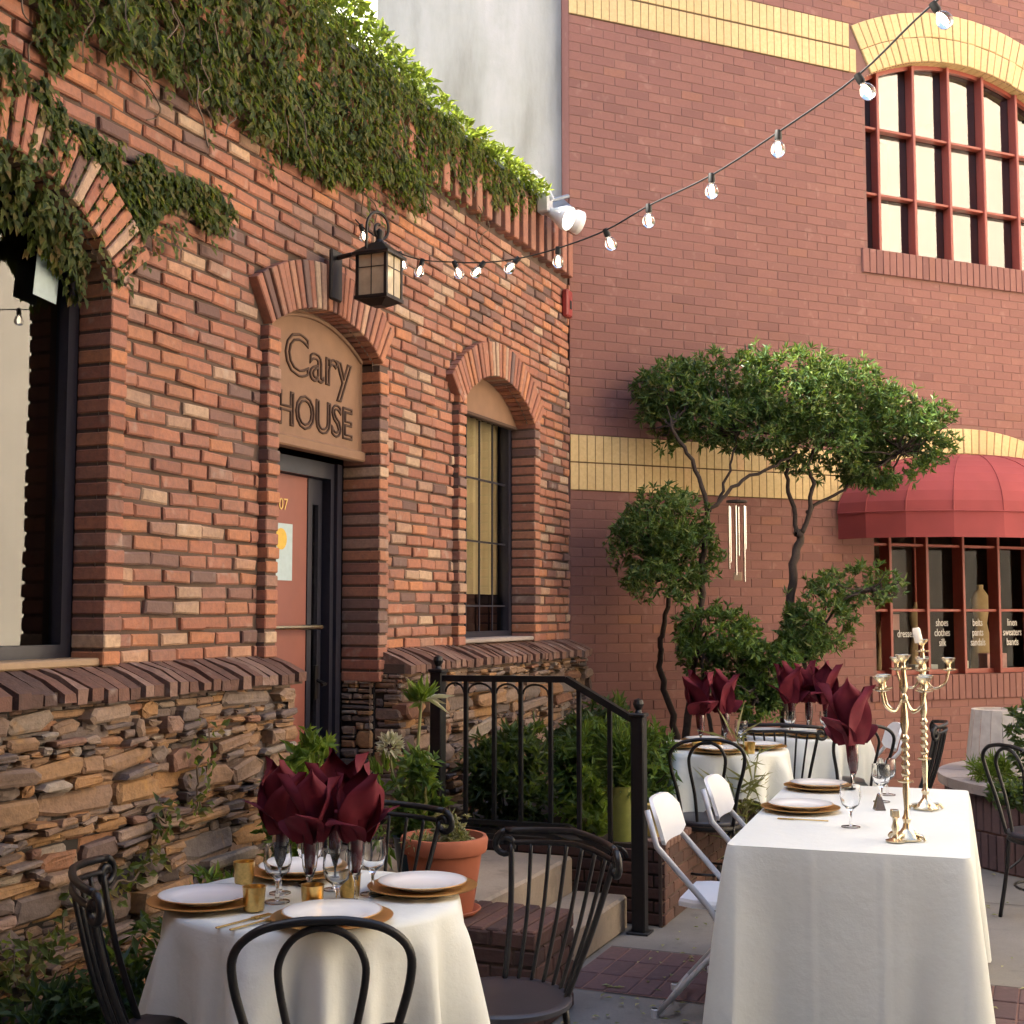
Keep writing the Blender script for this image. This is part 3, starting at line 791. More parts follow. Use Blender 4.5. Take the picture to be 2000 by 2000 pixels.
MB().cbox(4.42, 4.66, .30, .42, 1.035, 1.20, .004).build('display_box', M['cloth_pink'], wl)
MB().cbox(3.58, 3.84, .30, .42, 1.035, 1.11, .004).build('display_box', M['paper'], wl)
MB().cbox(2.92, 3.06, .62, .66, 1.80, 2.15, .004).build('display_panel', M['cream_trim'], wl)
MB().cbox(3.95, 4.10, .7, .74, 1.62, 2.3, .004).build('display_panel', M['curtain_red'], wl)
for vc, words in ((3.29, ('dresses',)), (3.70, ('shoes','clothes','silk')), (4.11, ('belts','pants','sandals')), (4.52, ('linen','sweaters','bands'))):
    for i, wd in enumerate(words):
        zz = 1.455 - i*.088 if len(words) > 1 else 1.36
        outline_text(wd, .094, (vc+.052, .142, zz), M['white_print'], wl, 'lettering', fill=True, sx=.66)
# stucco building between the two
SB = thing('stucco_building', 'weathered off white stucco wall rising behind the ivy covered parapet', 'building', CR, AR)
MB().box(-1.53, -.004, .12, 5, 3.4, 10.2).build('wall', M['stucco'], SB)
m = MB(); m.add([(-.42,-.06,4.55),(-.004,-.06,4.70),(-.004,.11,4.82),(-.42,.11,4.62),(-.42,-.06,4.3),(-.004,-.06,4.3)], [(0,1,2,3),(4,5,1,0)])
m.build('flashing', M['metal_roof'], SB)
m = MB().box(-.42,-.004,-.075,-.062,4.66,4.69); 
m = MB().tube([(-.44,-.05,4.63),(-.004,.0,4.80)], .016, 6); m.build('flashing_edge', M['metal_roof'], SB)

# scalloped awning: gored half dome over the shop window
AW = thing('awning', 'burgundy canvas dome awning over the shop window', 'awning', RW(4.0, 0, 2.40), AR)
NG = 10; a_, b_, c_ = 1.50, .85, .56
def dome(phi, th):      # phi across (0..pi), th 0 rim .. pi/2 top
    return Vector((-a_*math.cos(phi)*math.cos(th)**.85, -b_*math.sin(phi)*math.cos(th)-.03, c_*math.sin(th)))
for g_ in range(NG):
    p0, p1 = math.pi*g_/NG, math.pi*(g_+1)/NG; m = MB(); KT = 10
    for i in range(KT):
        t0, t1 = math.pi/2*i/KT, math.pi/2*(i+1)/KT
        q = [dome(p0,t0), dome(p1,t0), dome(p1,t1), dome(p0,t1)]
        m.add(q, [(0,1,2,3)])
    q0, q1 = dome(p0,0), dome(p1,0); d = Vector((0,0,-.215))
    m.add([q0+d, q1+d, q1, q0], [(0,1,2,3)])
    o = m.build('gore', M['awning'], AW)
    MB().tube([dome(p0, math.pi/2*i/10)*1.002 for i in range(11)], .006, 4).build('seam', M['awning'], AW)
m = MB().tube([dome(math.pi*k/40, 0) for k in range(41)], .006, 6); m.build('frame_bar', M['awning'], AW)

# unseen extension and rear building, added to block sun and sky by the viewer
MB().box(-16, -4.2, 0, 5, 0, 4.55).build('added_wing', M['brick_old'], LB)
BB = thing('added_rear_building', 'unseen brick building added behind the viewer to block sky light', 'building', (0, -1.6, 0))
MB().box(-9, 6.5, -5, 0, 0, 9).build('wall', M['brick_dark'], BB)
for x in (-5.2, -2.6, 0, 2.6, 5.2):
    for z0 in (1.0, 4.4):
        w = thing('window', None, None); w.parent = BB; w.location = (x, 0, z0)
        MB().cbox(-.6, .6, -.02, .05, -.06, 1.7, .01).build('frame', M['bronze_red'], w); MB().box(-.5, .5, .052, .055, .04, 1.6).build('pane', M['pane'], w)
# sunlit building along the right side of the court (seen mirrored in the upper window)
OB = thing('cream_building', 'sunlit cream building mirrored in the panes of the upper arched window', 'building', (8.6, 0, 0), 0)
m = MB().box(0, 5, -9, 12.6, 0, 9.0); m.build('wall', M['cream'], OB)
MB().box(-.12, 5.1, -9.1, 12.7, 9.0, 9.3).build('cornice', M['cream_trim'], OB)
for i, y in enumerate((-6, -2.5, 1.0, 4.5, 8.0)):
    for z0 in (.9, 3.7, 6.4):
        w = thing('window', None, None); w.parent = OB; w.location = (0, y, z0)
        MB().cbox(-.05, .02, -.75, .75, -.08, 1.75, .01).build('frame', M['cream_trim'], w)
        MB().box(-.055, -.052, -.65, .65, .0, 1.65).build('pane', M['pane'], w)
        MB().box(-.0515, -.0505, -.64, .64, .01, 1.64).build('blind', M['interior'], w)

# ------------------------------------------------------------------ foliage tools
def leaf(m, p, d, up, l, w, fold=.25):
    """one folded leaf: base p, pointing along d"""
    d = d.normalized(); s = d.cross(up)
    s = s.normalized() if s.length > 1e-4 else d.orthogonal().normalized()
    nrm = s.cross(d)
    b = len(m.v); mid = p + d*l*.45
    m.v += [tuple(p), tuple(mid - s*w/2 + nrm*w*fold), tuple(p + d*l - nrm*l*.12), tuple(mid + s*w/2 + nrm*w*fold)]
    m.f += [(b, b+1, b+2), (b, b+2, b+3)]
def rvec(rg): 
    z = rg.uniform(-1, 1); a = rg.uniform(0, 2*math.pi); r = math.sqrt(1-z*z)
    return Vector((r*math.cos(a), r*math.sin(a), z))
def tufts(m, blobs, dens, l, w, per, rg, shell=.55, lift=.35, gap=.0, seed=0):
    """rosettes of leaves spread through ellipsoids, thinned by noise so light gets in"""
    for (c, r) in blobs:
        c = Vector(c); n = int(dens*(r[0]*r[1]+r[1]*r[2]+r[0]*r[2])*4.2)
        for _ in range(n):
            dv = rvec(rg); q = rg.uniform(shell, 1.13)**.6
            wob = 1 + .22*fbm((c.x*3+dv.x*2.2+seed, c.y*3+dv.y*2.2, c.z*3+dv.z*2.2))
            p = c + Vector((dv.x*r[0], dv.y*r[1], dv.z*r[2]))*q*wob
            if fbm((p.x*3.1+seed, p.y*3.1, p.z*3.1), 3) < gap - .32: continue
            out = Vector((dv.x/r[0], dv.y/r[1], dv.z/r[2])).normalized()
            ax = (out + Vector((0,0,lift)) + rvec(rg)*.55).normalized()
            for k in range(per):
                d = (ax*rg.uniform(.25,.9) + rvec(rg)*.75).normalized()
                ll = l*rg.uniform(.45, 1.4)
                leaf(m, p + rvec(rg)*l*.12, d, ax + rvec(rg)*.4, ll, w*rg.uniform(.75,1.2))
def branch(m, pts, r0, r1, n=6, sub=6, wob=.012, rg=None):
    P = spline(pts, sub); k = len(P)
    if rg:
        P = [p + rvec(rg)*wob if 0 < i < k-1 else p for i, p in enumerate(P)]
    m.tube(P, [r0+(r1-r0)*i/(k-1) for i in range(k)], n)

# ------------------------------------------------------------------ creeper on the old building
IV = thing('creeper', 'thick green creeper hanging over the top of the old brick wall', 'climbing plant', PL, AL)
rg = random.Random(21); m = MB(); st = MB()
def ivy_leaves(poly, count, size, nmin, nmax):
    xs = [p[0] for p in poly]; zs = [p[1] for p in poly]; x0 = max(min(xs), -2.0); k = 0; tries = 0
    while k < count and tries < count*12:
        tries += 1
        u = rg.uniform(x0, max(xs)); z = rg.uniform(min(zs)-.03, max(zs)+.02)
        jx, jz = u + fbm((u*5, z*5, 3))*.12, z + fbm((u*5, z*5, 9))*.10
        if not inpoly(jx, jz, poly): continue
        g1 = fbm((u*1.7, z*2.6, 5), 3)
        if g1 < -.27 and z < 3.85: continue
        dc = math.hypot(u-o_left.cx, z-o_left.cz)
        if dc < o_left.r + .01 or (dc < o_left.r + .20 and rg.random() < .5): continue
        # depth grows away from the lower fringe
        dpt = min(1, max(0, (z - 3.6)/.9))*min(1, max(.25, (3.4-u)/1.2)) if max(zs) > 4 else .35
        n_ = rg.uniform(nmin, nmin + (nmax-nmin)*(.35 + .65*dpt)*(.7+.6*fbm((u*2.3, z*2.3, 1))))
        d = Vector((rg.uniform(-.7,.7), -rg.uniform(-.2,.75), -rg.uniform(.35,1.2)))
        leaf(m, Vector((u, -n_, z)), d, Vector((rg.uniform(-.4,.4), -1, .35)), size*rg.uniform(.5,1.35), size*.60*rg.uniform(.6,1.25), rg.uniform(.05,.35))
        k += 1
ivy_leaves(IVY[0], 26000, .050, .012, .21)
ivy_leaves(IVY[1], 2100, .046, .010, .085)
ivy_leaves(IVY[2], 1500, .046, .010, .085)
# crest over the parapet: leaves coloured paler and yellower to stand for sunlight
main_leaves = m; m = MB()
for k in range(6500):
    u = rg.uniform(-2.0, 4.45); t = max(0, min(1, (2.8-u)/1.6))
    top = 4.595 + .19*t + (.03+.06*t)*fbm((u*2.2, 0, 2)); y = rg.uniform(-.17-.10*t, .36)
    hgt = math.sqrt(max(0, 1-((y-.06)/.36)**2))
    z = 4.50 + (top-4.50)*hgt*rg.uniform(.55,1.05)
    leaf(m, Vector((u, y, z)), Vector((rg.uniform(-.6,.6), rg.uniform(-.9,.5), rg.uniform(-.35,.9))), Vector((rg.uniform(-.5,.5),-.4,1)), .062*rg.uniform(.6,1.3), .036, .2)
o = m.build('sun_tinted_leaves', M['leaf_sun_tint'], IV); o['kind'] = 'stuff'
m = main_leaves
# hanging growth in the head of the big window
for k in range(1700):
    u = rg.uniform(-1.36, -.10); h = o_left.head(u); lim = h - .02 - rg.random()**1.6*(.16+.16*abs(fbm((u*5,1,1)))+ max(0,(-.45-u))*.16)
    z = lim; n_ = rg.uniform(-.115, -.03)
    leaf(m, Vector((u, -n_, z)), Vector((rg.uniform(-.6,.6), -rg.uniform(0,.6), -1)), Vector((0,-1,.3)), .046*rg.uniform(.6,1.2), .026, .2)
# trailing shoots at the lower fringe
for k in range(140):
    i = rg.randrange(3); P = IVY[i]; a = rg.randrange(1, min(16, len(P)-1)); p, q = P[a], P[a+1]; t = rg.random()
    u, z = p[0]+(q[0]-p[0])*t, p[1]+(q[1]-p[1])*t
    if u < -1.5 or z > 4.55: continue
    L_ = rg.uniform(.05, .20); du = rg.uniform(-.4,.4)
    for s_ in range(int(L_/.016)):
        x = u + du*s_*.016; zz = z - s_*.016
        leaf(m, Vector((x, -rg.uniform(.015,.05), zz)), Vector((rg.uniform(-1,1),-.4,-.8)), Vector((0,-1,.3)), .046*rg.uniform(.6,1.2), .028, .2)
for k in range(60):
    u = rg.uniform(-1.6, 3.6); z0 = rg.uniform(3.7, 4.6)
    if not under_ivy(u, z0): continue
    pts = [Vector((u, -.03, z0))]
    for s_ in range(6): pts.append(pts[-1] + Vector((rg.uniform(-.07,.07), rg.uniform(-.05,.02), -rg.uniform(.03,.10))))
    st.tube(spline(pts, 3), .0035, 4)
o = m.build('leaves', M['leaf_ivy'], IV); o['kind'] = 'stuff'
st.build('stems', M['vine_stem'], IV)['kind'] = 'stuff'

# ------------------------------------------------------------------ cloud pruned trees in front of the plum wall
def tree(name, label, base, limbs, twigs, pads, dens, l, w, seed, mat='leaf_tree', group=None, shell=.45):
    t = thing(name, label, 'tree', base, 0, group); rg = random.Random(seed); B = Vector(base)
    tr = MB()
    for pts, r0, r1 in limbs: branch(tr, [Vector(p)-B for p in pts], r0, r1, 7, 6, .014, rg)
    tr.build('trunk', M['bark'], t, smooth=True)
    tw = MB()
    for c, r in pads:
        c = Vector(c) - B
        for _ in range(twigs):
            # nearest limb end feeds this pad
            e = min((Vector(p[0][-1])-B for p in limbs), key=lambda q: (q-c).length)
            d = c + Vector((rg.uniform(-1,1)*r[0], rg.uniform(-1,1)*r[1], rg.uniform(-.6,.7)*r[2]))*.85
            mid = (e+d)/2 + Vector((rg.uniform(-.05,.05), rg.uniform(-.05,.05), -.03))
            branch(tw, [e, mid, d], .010, .003, 4, 4, .012, rg)
    tw.build('twigs', M['bark'], t)['kind'] = 'stuff'
    cr = MB(); tufts(cr, [(Vector(c)-B, r) for c, r in pads], dens, l, w, 7, rg, shell, .45, .13, seed)
    o = cr.build('crown', M[mat], t); o['kind'] = 'stuff'
    return t

# measured limb and pad positions (metres)
TREE_LIMBS = {
  'A1': [(1.23, 9.846, 0.647), (1.13, 9.845, 1.064), (1.106, 9.756, 1.331), (1.154, 9.758, 1.561), (1.195, 9.834, 1.868)],
  'A2': [(1.272, 9.624, 0.666), (1.321, 9.617, 1.075), (1.387, 9.581, 1.636), (1.407, 9.611, 2.014), (1.459, 9.611, 2.317), (1.331, 9.608, 2.698), (1.181, 9.566, 2.967)],
  'A3': [(1.459, 9.593, 2.317), (1.671, 9.589, 2.526), (1.977, 9.622, 2.679), (2.13, 9.649, 2.775)],
  'A3b': [(1.517, 9.645, 2.374), (1.615, 9.604, 2.622), (1.675, 9.594, 2.89)],
  'B1': [(2.02, 9.777, 0.421), (2.043, 9.754, 1.331), (2.101, 9.753, 1.868), (2.164, 9.796, 2.139), (2.145, 9.782, 2.177)],
  'B2': [(2.145, 9.788, 2.158), (2.111, 9.839, 2.488), (2.077, 9.803, 2.722), (2.119, 9.806, 2.917)],
  'B3': [(2.184, 9.774, 2.177), (2.266, 9.752, 2.488), (2.251, 9.783, 2.722), (2.411, 9.764, 2.956)],
  'B4': [(2.225, 9.801, 2.332), (2.48, 9.85, 2.488), (2.715, 9.817, 2.644), (2.952, 9.768, 2.8)],
  'C1': [(2.18, 9.539, 0.456), (2.146, 9.53, 1.043), (2.128, 9.523, 1.302), (2.274, 9.541, 1.524)],
  'C2': [(2.15, 9.526, 1.265), (2.388, 9.529, 1.636), (2.614, 9.485, 1.748)],
}
TREE_PADS = {
  'big': [((1.241, 9.865, 3.282), (0.269, 0.282, 0.2)), ((1.707, 9.86, 3.321), (0.365, 0.34, 0.238)), ((2.113, 9.644, 3.223), (0.365, 0.34, 0.307)), ((2.48, 9.804, 3.145), (0.403, 0.34, 0.307)), ((2.883, 9.793, 2.969), (0.384, 0.34, 0.276)), ((3.094, 9.725, 2.91), (0.23, 0.242, 0.23)), ((1.857, 9.743, 2.949), (0.326, 0.34, 0.192)), ((2.396, 9.732, 2.794), (0.384, 0.34, 0.192)), ((1.161, 9.85, 3.027), (0.161, 0.169, 0.211)), ((1.549, 9.735, 3.066), (0.269, 0.282, 0.192)), ((2.78, 9.825, 2.696), (0.288, 0.302, 0.173))],
  'A': [((1.119, 9.396, 2.231), (0.316, 0.332, 0.231)), ((0.968, 9.538, 2.081), (0.26, 0.273, 0.223)), ((1.266, 9.543, 2.007), (0.279, 0.293, 0.223)), ((1.078, 9.424, 1.821), (0.26, 0.273, 0.186))],
  'C': [((2.577, 9.503, 1.785), (0.281, 0.295, 0.142)), ((2.39, 9.598, 1.748), (0.206, 0.216, 0.131)), ((2.236, 9.545, 1.506), (0.254, 0.267, 0.232)), ((2.123, 9.481, 1.413), (0.168, 0.176, 0.187))],
  'E': [((1.437, 9.31, 1.415), (0.278, 0.292, 0.204)), ((1.618, 9.338, 1.195), (0.241, 0.253, 0.222)), ((1.875, 9.439, 1.158), (0.241, 0.253, 0.241)), ((1.744, 9.295, 0.976), (0.222, 0.233, 0.167)), ((1.361, 9.495, 1.231), (0.167, 0.175, 0.167))],
}
TL, TP = TREE_LIMBS, TREE_PADS
TP['big'] = [(c, (r[0]*1.1, r[1]*1.1, r[2]*1.08)) for c, r in TP['big']]
def fan(e, rg, n, spread, up):
    return [[e, (e[0]+rg.uniform(-.5,.5)*spread, e[1]+rg.uniform(-.2,.2), e[2]+up*.4), (e[0]+rg.uniform(-1,1)*spread, e[1]+rg.uniform(-.25,.25), e[2]+up*rg.uniform(.7,1.2))] for _ in range(n)]
rg = random.Random(4)
def ground_to(p): return [(p[0]+.02, p[1]+.02, 0.0)] + [p]
tree('pruned_tree', 'left pruned tree with two thin stems and a small round crown', (1.20, 9.45, 0),
     [(ground_to(TL['A1'][0])+TL['A1'][1:], .030, .016), (ground_to(TL['A2'][0])+TL['A2'][1:], .034, .013), (TL['A3'], .017, .008), (TL['A3b'], .013, .006)],
     7, TP['A'] + TP['big'][:2] + [TP['big'][8], TP['big'][9]], 430, .058, .021, 31, group='pruned trees against the plum brick wall')
tree('pruned_tree', 'tallest pruned tree with broad flat crown reaching the red awning', (1.95, 9.8, 0),
     [(ground_to(TL['B1'][0])+TL['B1'][1:], .040, .028), (TL['B2'], .020, .009), (TL['B3'], .020, .009), (TL['B4'], .014, .006)],
     8, TP['big'][2:8] + [TP['big'][10]], 430, .058, .021, 32, group='pruned trees against the plum brick wall')
tree('pruned_tree', 'low pruned tree with small leafy pads below the awning', (2.18, 9.5, 0),
     [(ground_to(TL['C1'][0])+TL['C1'][1:], .026, .012), (TL['C2'], .013, .006)], 6, TP['C'], 470, .054, .021, 33, group='pruned trees against the plum brick wall')
tree('shrub_tree', 'bushy dark green shrub at the foot of the pruned trees', (1.55, 9.4, 0),
     [([(1.55,9.4,0),(1.52,9.4,.5),(1.50,9.38,1.0)], .03, .014), ([(1.54,9.4,.3),(1.68,9.36,.8),(1.75,9.35,1.05)], .02, .01), ([(1.53,9.4,.4),(1.40,9.4,.9),(1.36,9.4,1.3)], .02, .01)],
     5, TP['E'], 450, .056, .023, 34, 'leaf_shrub')

# ------------------------------------------------------------------ beds, steps, railing
ST = thing('entrance_steps', 'two concrete steps with brick cheek leading up to the hotel door', 'steps', PL, AL)
MB().cbox(1.0, 2.30, -1.08, -.165, .0, .34, .012).build('landing', M['step'], ST)
MB().cbox(1.0, 2.30, -1.37, -1.082, .0, .17, .012).build('step', M['step'], ST)
MB().box(1.0, 2.168, -.166, .30, .0, .335).build('threshold', M['step'], ST)
ck_me = [chamfer_block(.186-.012, .065-.012, .04, .005, .003, 600+i, M['cheek'], 'cheek_brick') for i in range(5)]
MB().box(.575, .998, -1.545, -.165, 0, .372).build('cheek_core', M['mortar_old'], ST)
rg = random.Random(6)
def brick_run(root, name, a, b, j, put):
    x = a - (.093 if j % 2 else 0)
    while x < b - .03:
        p, q = max(x, a), min(x+.186, b)
        if q - p > .03: put((p+q)/2, (q-p-.012)/.174, .033+j*.063)
        x += .186
for j in range(6):
    brick_run(ST, 'cheek_brick', .165, 1.568, j, lambda c, sx, z: link('cheek_brick', rg.choice(ck_me), ST, (.566, -c, z), (0,0,R(-90)), (sx,1,1)))
    brick_run(ST, 'cheek_brick', .576, .998, j+1, lambda c, sx, z: link('cheek_brick', rg.choice(ck_me), ST, (c, -1.556, .033+j*.063), None, (sx,1,1)))
for i in range(20):
    MB().cbox(-.212, .212, -.030, .030, -.02, .014, .006).build('cheek_cap_brick', M['cheek'], ST, (.786, -.20-i*.0695, .372), (rg.uniform(-.02,.02),rg.uniform(-.01,.01),rg.uniform(-.01,.01)))

BD = thing('planting_bed', 'raised brick planting bed behind the iron railing', 'planting bed', PL, AL)
MB().box(2.42, 5.2, -1.50, -.168, 0, .40).build('soil', M['soil'], BD)
MB().box(2.40, 5.2, -1.52, -1.502, 0, .39).build('kerb', M['mortar_old'], BD)
for j in range(6):
    brick_run(BD, 'kerb_brick', 2.42, 5.2, j, lambda c, sx, z: link('kerb_brick', rg.choice(ck_me), BD, (c, -1.528, z), None, (sx,1,1)))
    brick_run(BD, 'kerb_brick', .17, 1.54, j+1, lambda c, sx, z: link('kerb_brick', rg.choice(ck_me), BD, (2.408, -c, .033+j*.063), (0,0,R(-90)), (sx,1,1)))
for i in range(36):
    MB().cbox(-.031, .031, -.06, .06, -.02, .02, .006).build('kerb_cap_brick', M['coping'], BD, (2.44+i*.072, -1.485, .405), (0, 0, rg.uniform(-.03,.03)))

RA = thing('railing', 'black iron stair railing with ball finials beside the entrance steps', 'railing', LW(2.25, 0, 0), AL)
def post(n, z0, z1, r=.030):
    m = MB().cbox(-r, r, -r, r, z0, z1, .006); m.cbox(-r-.008, r+.008, -r-.008, r+.008, z1-.002, z1+.016, .004)
    m.lathe([(.001,z1+.016),(.020,z1+.018),(.013,z1+.032),(.022,z1+.045),(.028,z1+.062),(.022,z1+.082),(.001,z1+.09)], 12)
    m.cbox(-.055, .055, -.055, .055, z0, z0+.012, .003)
    return m.build('post', M['black_iron'], RA, (0, -n, 0))
post(.34, .34, 1.26, .034); post(1.45, 0, 1.06, .034)
def bar(name, pts, r=.012, flat=None):
    m = MB()
    for a, b in zip(pts, pts[1:]):
        a, b = Vector(a), Vector(b); d = (b-a); w = flat or (r, r)
        y = d.normalized(); x = Vector((1,0,0)); zz = x.cross(y)
        P = []
        for q in (a, b):
            for sx, sz in ((-1,-1),(1,-1),(1,1),(-1,1)): P.append(q + x*sx*w[0] + zz*sz*w[1])
        m.add(P, [(0,1,2,3),(7,6,5,4),(0,4,5,1),(1,5,6,2),(2,6,7,3),(3,7,4,0)])
    return m.build(name, M['black_iron'], RA)
bar('top_rail', [(0,-.37,1.228),(0,-1.07,1.236)], flat=(.024,.016)); bar('top_rail', [(0,-1.068,1.236),(0,-1.42,1.045)], flat=(.024,.016))
bar('bottom_rail', [(0,-.37,.487),(0,-1.07,.495)], flat=(.02,.012)); bar('bottom_rail', [(0,-1.068,.495),(0,-1.30,.38)], flat=(.02,.012))
for i, n_ in enumerate((.504,.666,.816,.981,1.135,1.299)):
    zt = 1.225 if n_ < 1.07 else 1.236-(n_-1.068)*.543-.012; zb = .49 if n_ < 1.07 else .495-(n_-1.068)*.5
    MB().cbox(-.011, .011, -.011, .011, zb, zt, .002).build('baluster', M['black_iron'], RA, (0, -n_, 0))
ns = (.374,.504,.666,.816,.981,1.068)
for a, b in zip(ns, ns[1:]):
    if b - a < .1: continue
    MB().tube([(0, -(a+.012+(b-a-.024)*(1-math.cos(t*math.pi/12))/2), 1.205-.05*(1-math.sin(t*math.pi/12))) for t in range(13)], .0055, 5).build('arch_bracket', M['black_iron'], RA)
# scroll under the sloping part
sp = [(0, -1.33-.010*t*.0-.055*math.cos(t*.5)*(1-t/26), .36+.055*math.sin(t*.5)*(1-t/26)) for t in range(22)]
MB().tube(sp, .011, 6).build('scroll', M['black_iron'], RA)
bar('lower_rail', [(0,-.40,.445),(0,-.95,.45),(0,-1.15,.40),(0,-1.33,.31)], flat=(.012,.012))

# ------------------------------------------------------------------ pots and plants
def potted(name, label, loc, prof, mat, soil_r, soil_z, cat='plant pot'):
    t = thing(name, label, cat, loc); MB().lathe(prof, 32).build('pot', mat, t, smooth=True, sharp=35)
    MB().lathe([(.001, soil_z+.01), (soil_r, soil_z)], 24).build('soil', M['soil'], t); return t
def bush(name, label, loc, blobs, dens, l, w, mat, seed, per=7, shell=.2, stems=6, cat='shrub', stem_mat='bark', group=None, lift=.5):
    t = thing(name, label, cat, loc, 0, group); rg = random.Random(seed)
    s_ = MB()
    for c, r in blobs:
        for _ in range(stems):
            e = Vector(c) + Vector((rg.uniform(-1,1)*r[0], rg.uniform(-1,1)*r[1], rg.uniform(-.3,.6)*r[2]))*.8
            branch(s_, [Vector((rg.uniform(-.03,.03), rg.uniform(-.03,.03), 0)), e*.5+Vector((0,0,.03)), e], .007, .0025, 4, 4, .008, rg)
    s_.build('stems', M[stem_mat], t)['kind'] = 'stuff'
    m = MB(); tufts(m, [(Vector(c), r) for c, r in blobs], dens, l, w, per, rg, shell, lift, .0, seed)
    o = m.build('foliage', M[mat], t); o['kind'] = 'stuff'; return t
pp = LW(.735, 1.10, .387)
tp = potted('flower_pot', 'terracotta flower pot with dry sedum on the brick cheek', pp, [(.001,.0),(.112,.0),(.118,.02),(.148,.215),(.150,.235),(.143,.238),(.168,.24),(.172,.25),(.176,.29),(.170,.302),(.158,.302),(.150,.26),(.001,.25)], M['terracotta'], .152, .262)
MB().lathe([(.001,-.004),(.125,-.004),(.15,.018),(.142,.02),(.12,.004),(.001,.004)], 28).build('saucer', M['terracotta'], tp, smooth=True)
bush('sedum', 'pale dry sedum clump growing in the terracotta flower pot', pp + Vector((.035,.0,.265)), [((.02,0,.07),(.085,.085,.075))], 2600, .035, .012, 'leaf_pale', 40, 7, .3, 5, 'plant', 'stem_green')
bush('dry_sprig', 'small dry tuft trailing over the left rim of the terracotta pot', pp + Vector((-.085,-.06,.268)), [((-.01,-.02,.015),(.06,.05,.03))], 1400, .035, .008, 'leaf_pale', 41, 4, .2, 5, 'plant', 'stem_green')
tp2 = potted('flower_pot', 'dark teal glazed pot on the landing behind the set round table', LW(1.18, .80, .34), [(.001,0),(.10,0),(.125,.12),(.14,.24),(.146,.26),(.13,.26),(.12,.22),(.001,.21)], M['teal_glaze'], .122, .225)
pl2 = LW(1.20, .78, .56)
bush('lime_bush', 'leafy green plant filling the dark teal pot', pl2, [((0,0,.12),(.12,.12,.12)),((-.06,.0,.30),(.10,.10,.10))], 900, .055, .028, 'leaf_shrub', 42, 6, .2, 4, 'plant', 'stem_green')
# tall stem with pale flower heads beside the door
TF = thing('tall_flower', 'tall pale stemmed plant with cream flower heads beside the door', 'plant', LW(1.62, .52, .34)); rg = random.Random(43)
m = MB(); B = TF.location
stem_top = Vector((.03, .02, .82)); branch(m, [Vector((-.05,0,0)), Vector((-.03,0,.30)), Vector((.01,.01,.55)), stem_top], .012, .007, 6)
branch(m, [Vector((-.03,0,.30)), Vector((-.10,.01,.45)), Vector((-.12,.02,.58))], .008, .005, 5); branch(m, [Vector((0,.01,.5)), Vector((.06,0,.56)), Vector((.07,0,.6))], .006, .004, 5)
m.build('stem', M['stem_green'], TF)
m = MB()
for c, n_, sc in (((-.12,.02,.60),90,.085),((.06,0,.52),30,.05)):
    for _ in range(n_):
        d = rvec(rg); leaf(m, Vector(c)+d*sc*.35, d+Vector((0,0,.2)), rvec(rg), sc*.55, sc*.3)
    m.build('flower_head', M['petal_white'], TF); m = MB()
for k in range(9):
    a = rg.uniform(-.6,.8); leaf(m, stem_top+Vector((.02,0,.0)), Vector((1,rg.uniform(-.5,.5),a*.7-.1)), Vector((0,0,1)), .15*rg.uniform(.6,1), .035)
m.build('flower_head', M['petal_white'], TF)
m = MB()
for _ in range(60): d = rvec(rg); leaf(m, stem_top+d*.02, d+Vector((-.2,0,.9)), rvec(rg), .10*rg.uniform(.6,1.1), .03)
for _ in range(220): d = rvec(rg); p = Vector((-.14,.02,.30))+Vector((d.x*.12,d.y*.1,d.z*.20)); leaf(m, p, d+Vector((0,0,.4)), rvec(rg), .08*rg.uniform(.6,1.2), .03)
o = m.build('foliage', M['leaf_lime'], TF); o['kind'] = 'stuff'
# shrubs in the bed behind the railing
for i, (u, n_, h, mt, lb) in enumerate(((2.75,.55,.52,'leaf_dark','dark shrub in the bed nearest the door, behind the first balusters'),(3.05,.95,.54,'leaf_shrub','green shrub in the bed behind the middle balusters'),(3.20,1.12,.50,'leaf_shrub','green shrub in the bed behind the sloping handrail'),(3.6,.75,.60,'leaf_dark','dark shrub at the back of the bed under the small window'))):
    bush('shrub', lb, LW(u, n_, .40), [((0,0,h*.45),(.24,.24,h*.45)),((.08,.05,h*.8),(.15,.16,h*.26)),((-.10,-.05,h*.6),(.15,.15,h*.3))], 380, .075, .026, mt, 50+i, 6, .15, 5, group='shrubs in the raised bed')
bush('ground_plant', 'bright lime plant low in the bed behind the sloping handrail', LW(2.60, 1.03, .40), [((0,0,.09),(.13,.13,.11)),((.03,.03,.20),(.08,.08,.09))], 700, .06, .03, 'leaf_lime', 60, 6, .2, 3, 'plant', 'stem_green')
potted('flower_pot', 'olive green glazed pot on the bed corner behind the railing post', LW(2.51, 1.28, .40), [(.001,0),(.062,0),(.072,.13),(.080,.26),(.083,.28),(.074,.28),(.068,.24),(.001,.23)], M['green_glaze'], .07, .245)
bush('grass_plant', 'upright grassy plant in the olive green pot', LW(2.51, 1.28, .65), [((0,0,.13),(.07,.07,.16))], 1500, .12, .010, 'leaf_shrub', 61, 5, .1, 3, 'plant', 'stem_green', lift=2.2)
potted('flower_pot', 'small mustard yellow pot just right of the railing post', LW(2.56, 1.435, .425), [(.001,0),(.042,0),(.052,.12),(.056,.16),(.048,.16),(.001,.13)], M['yellow_glaze'], .046, .14)
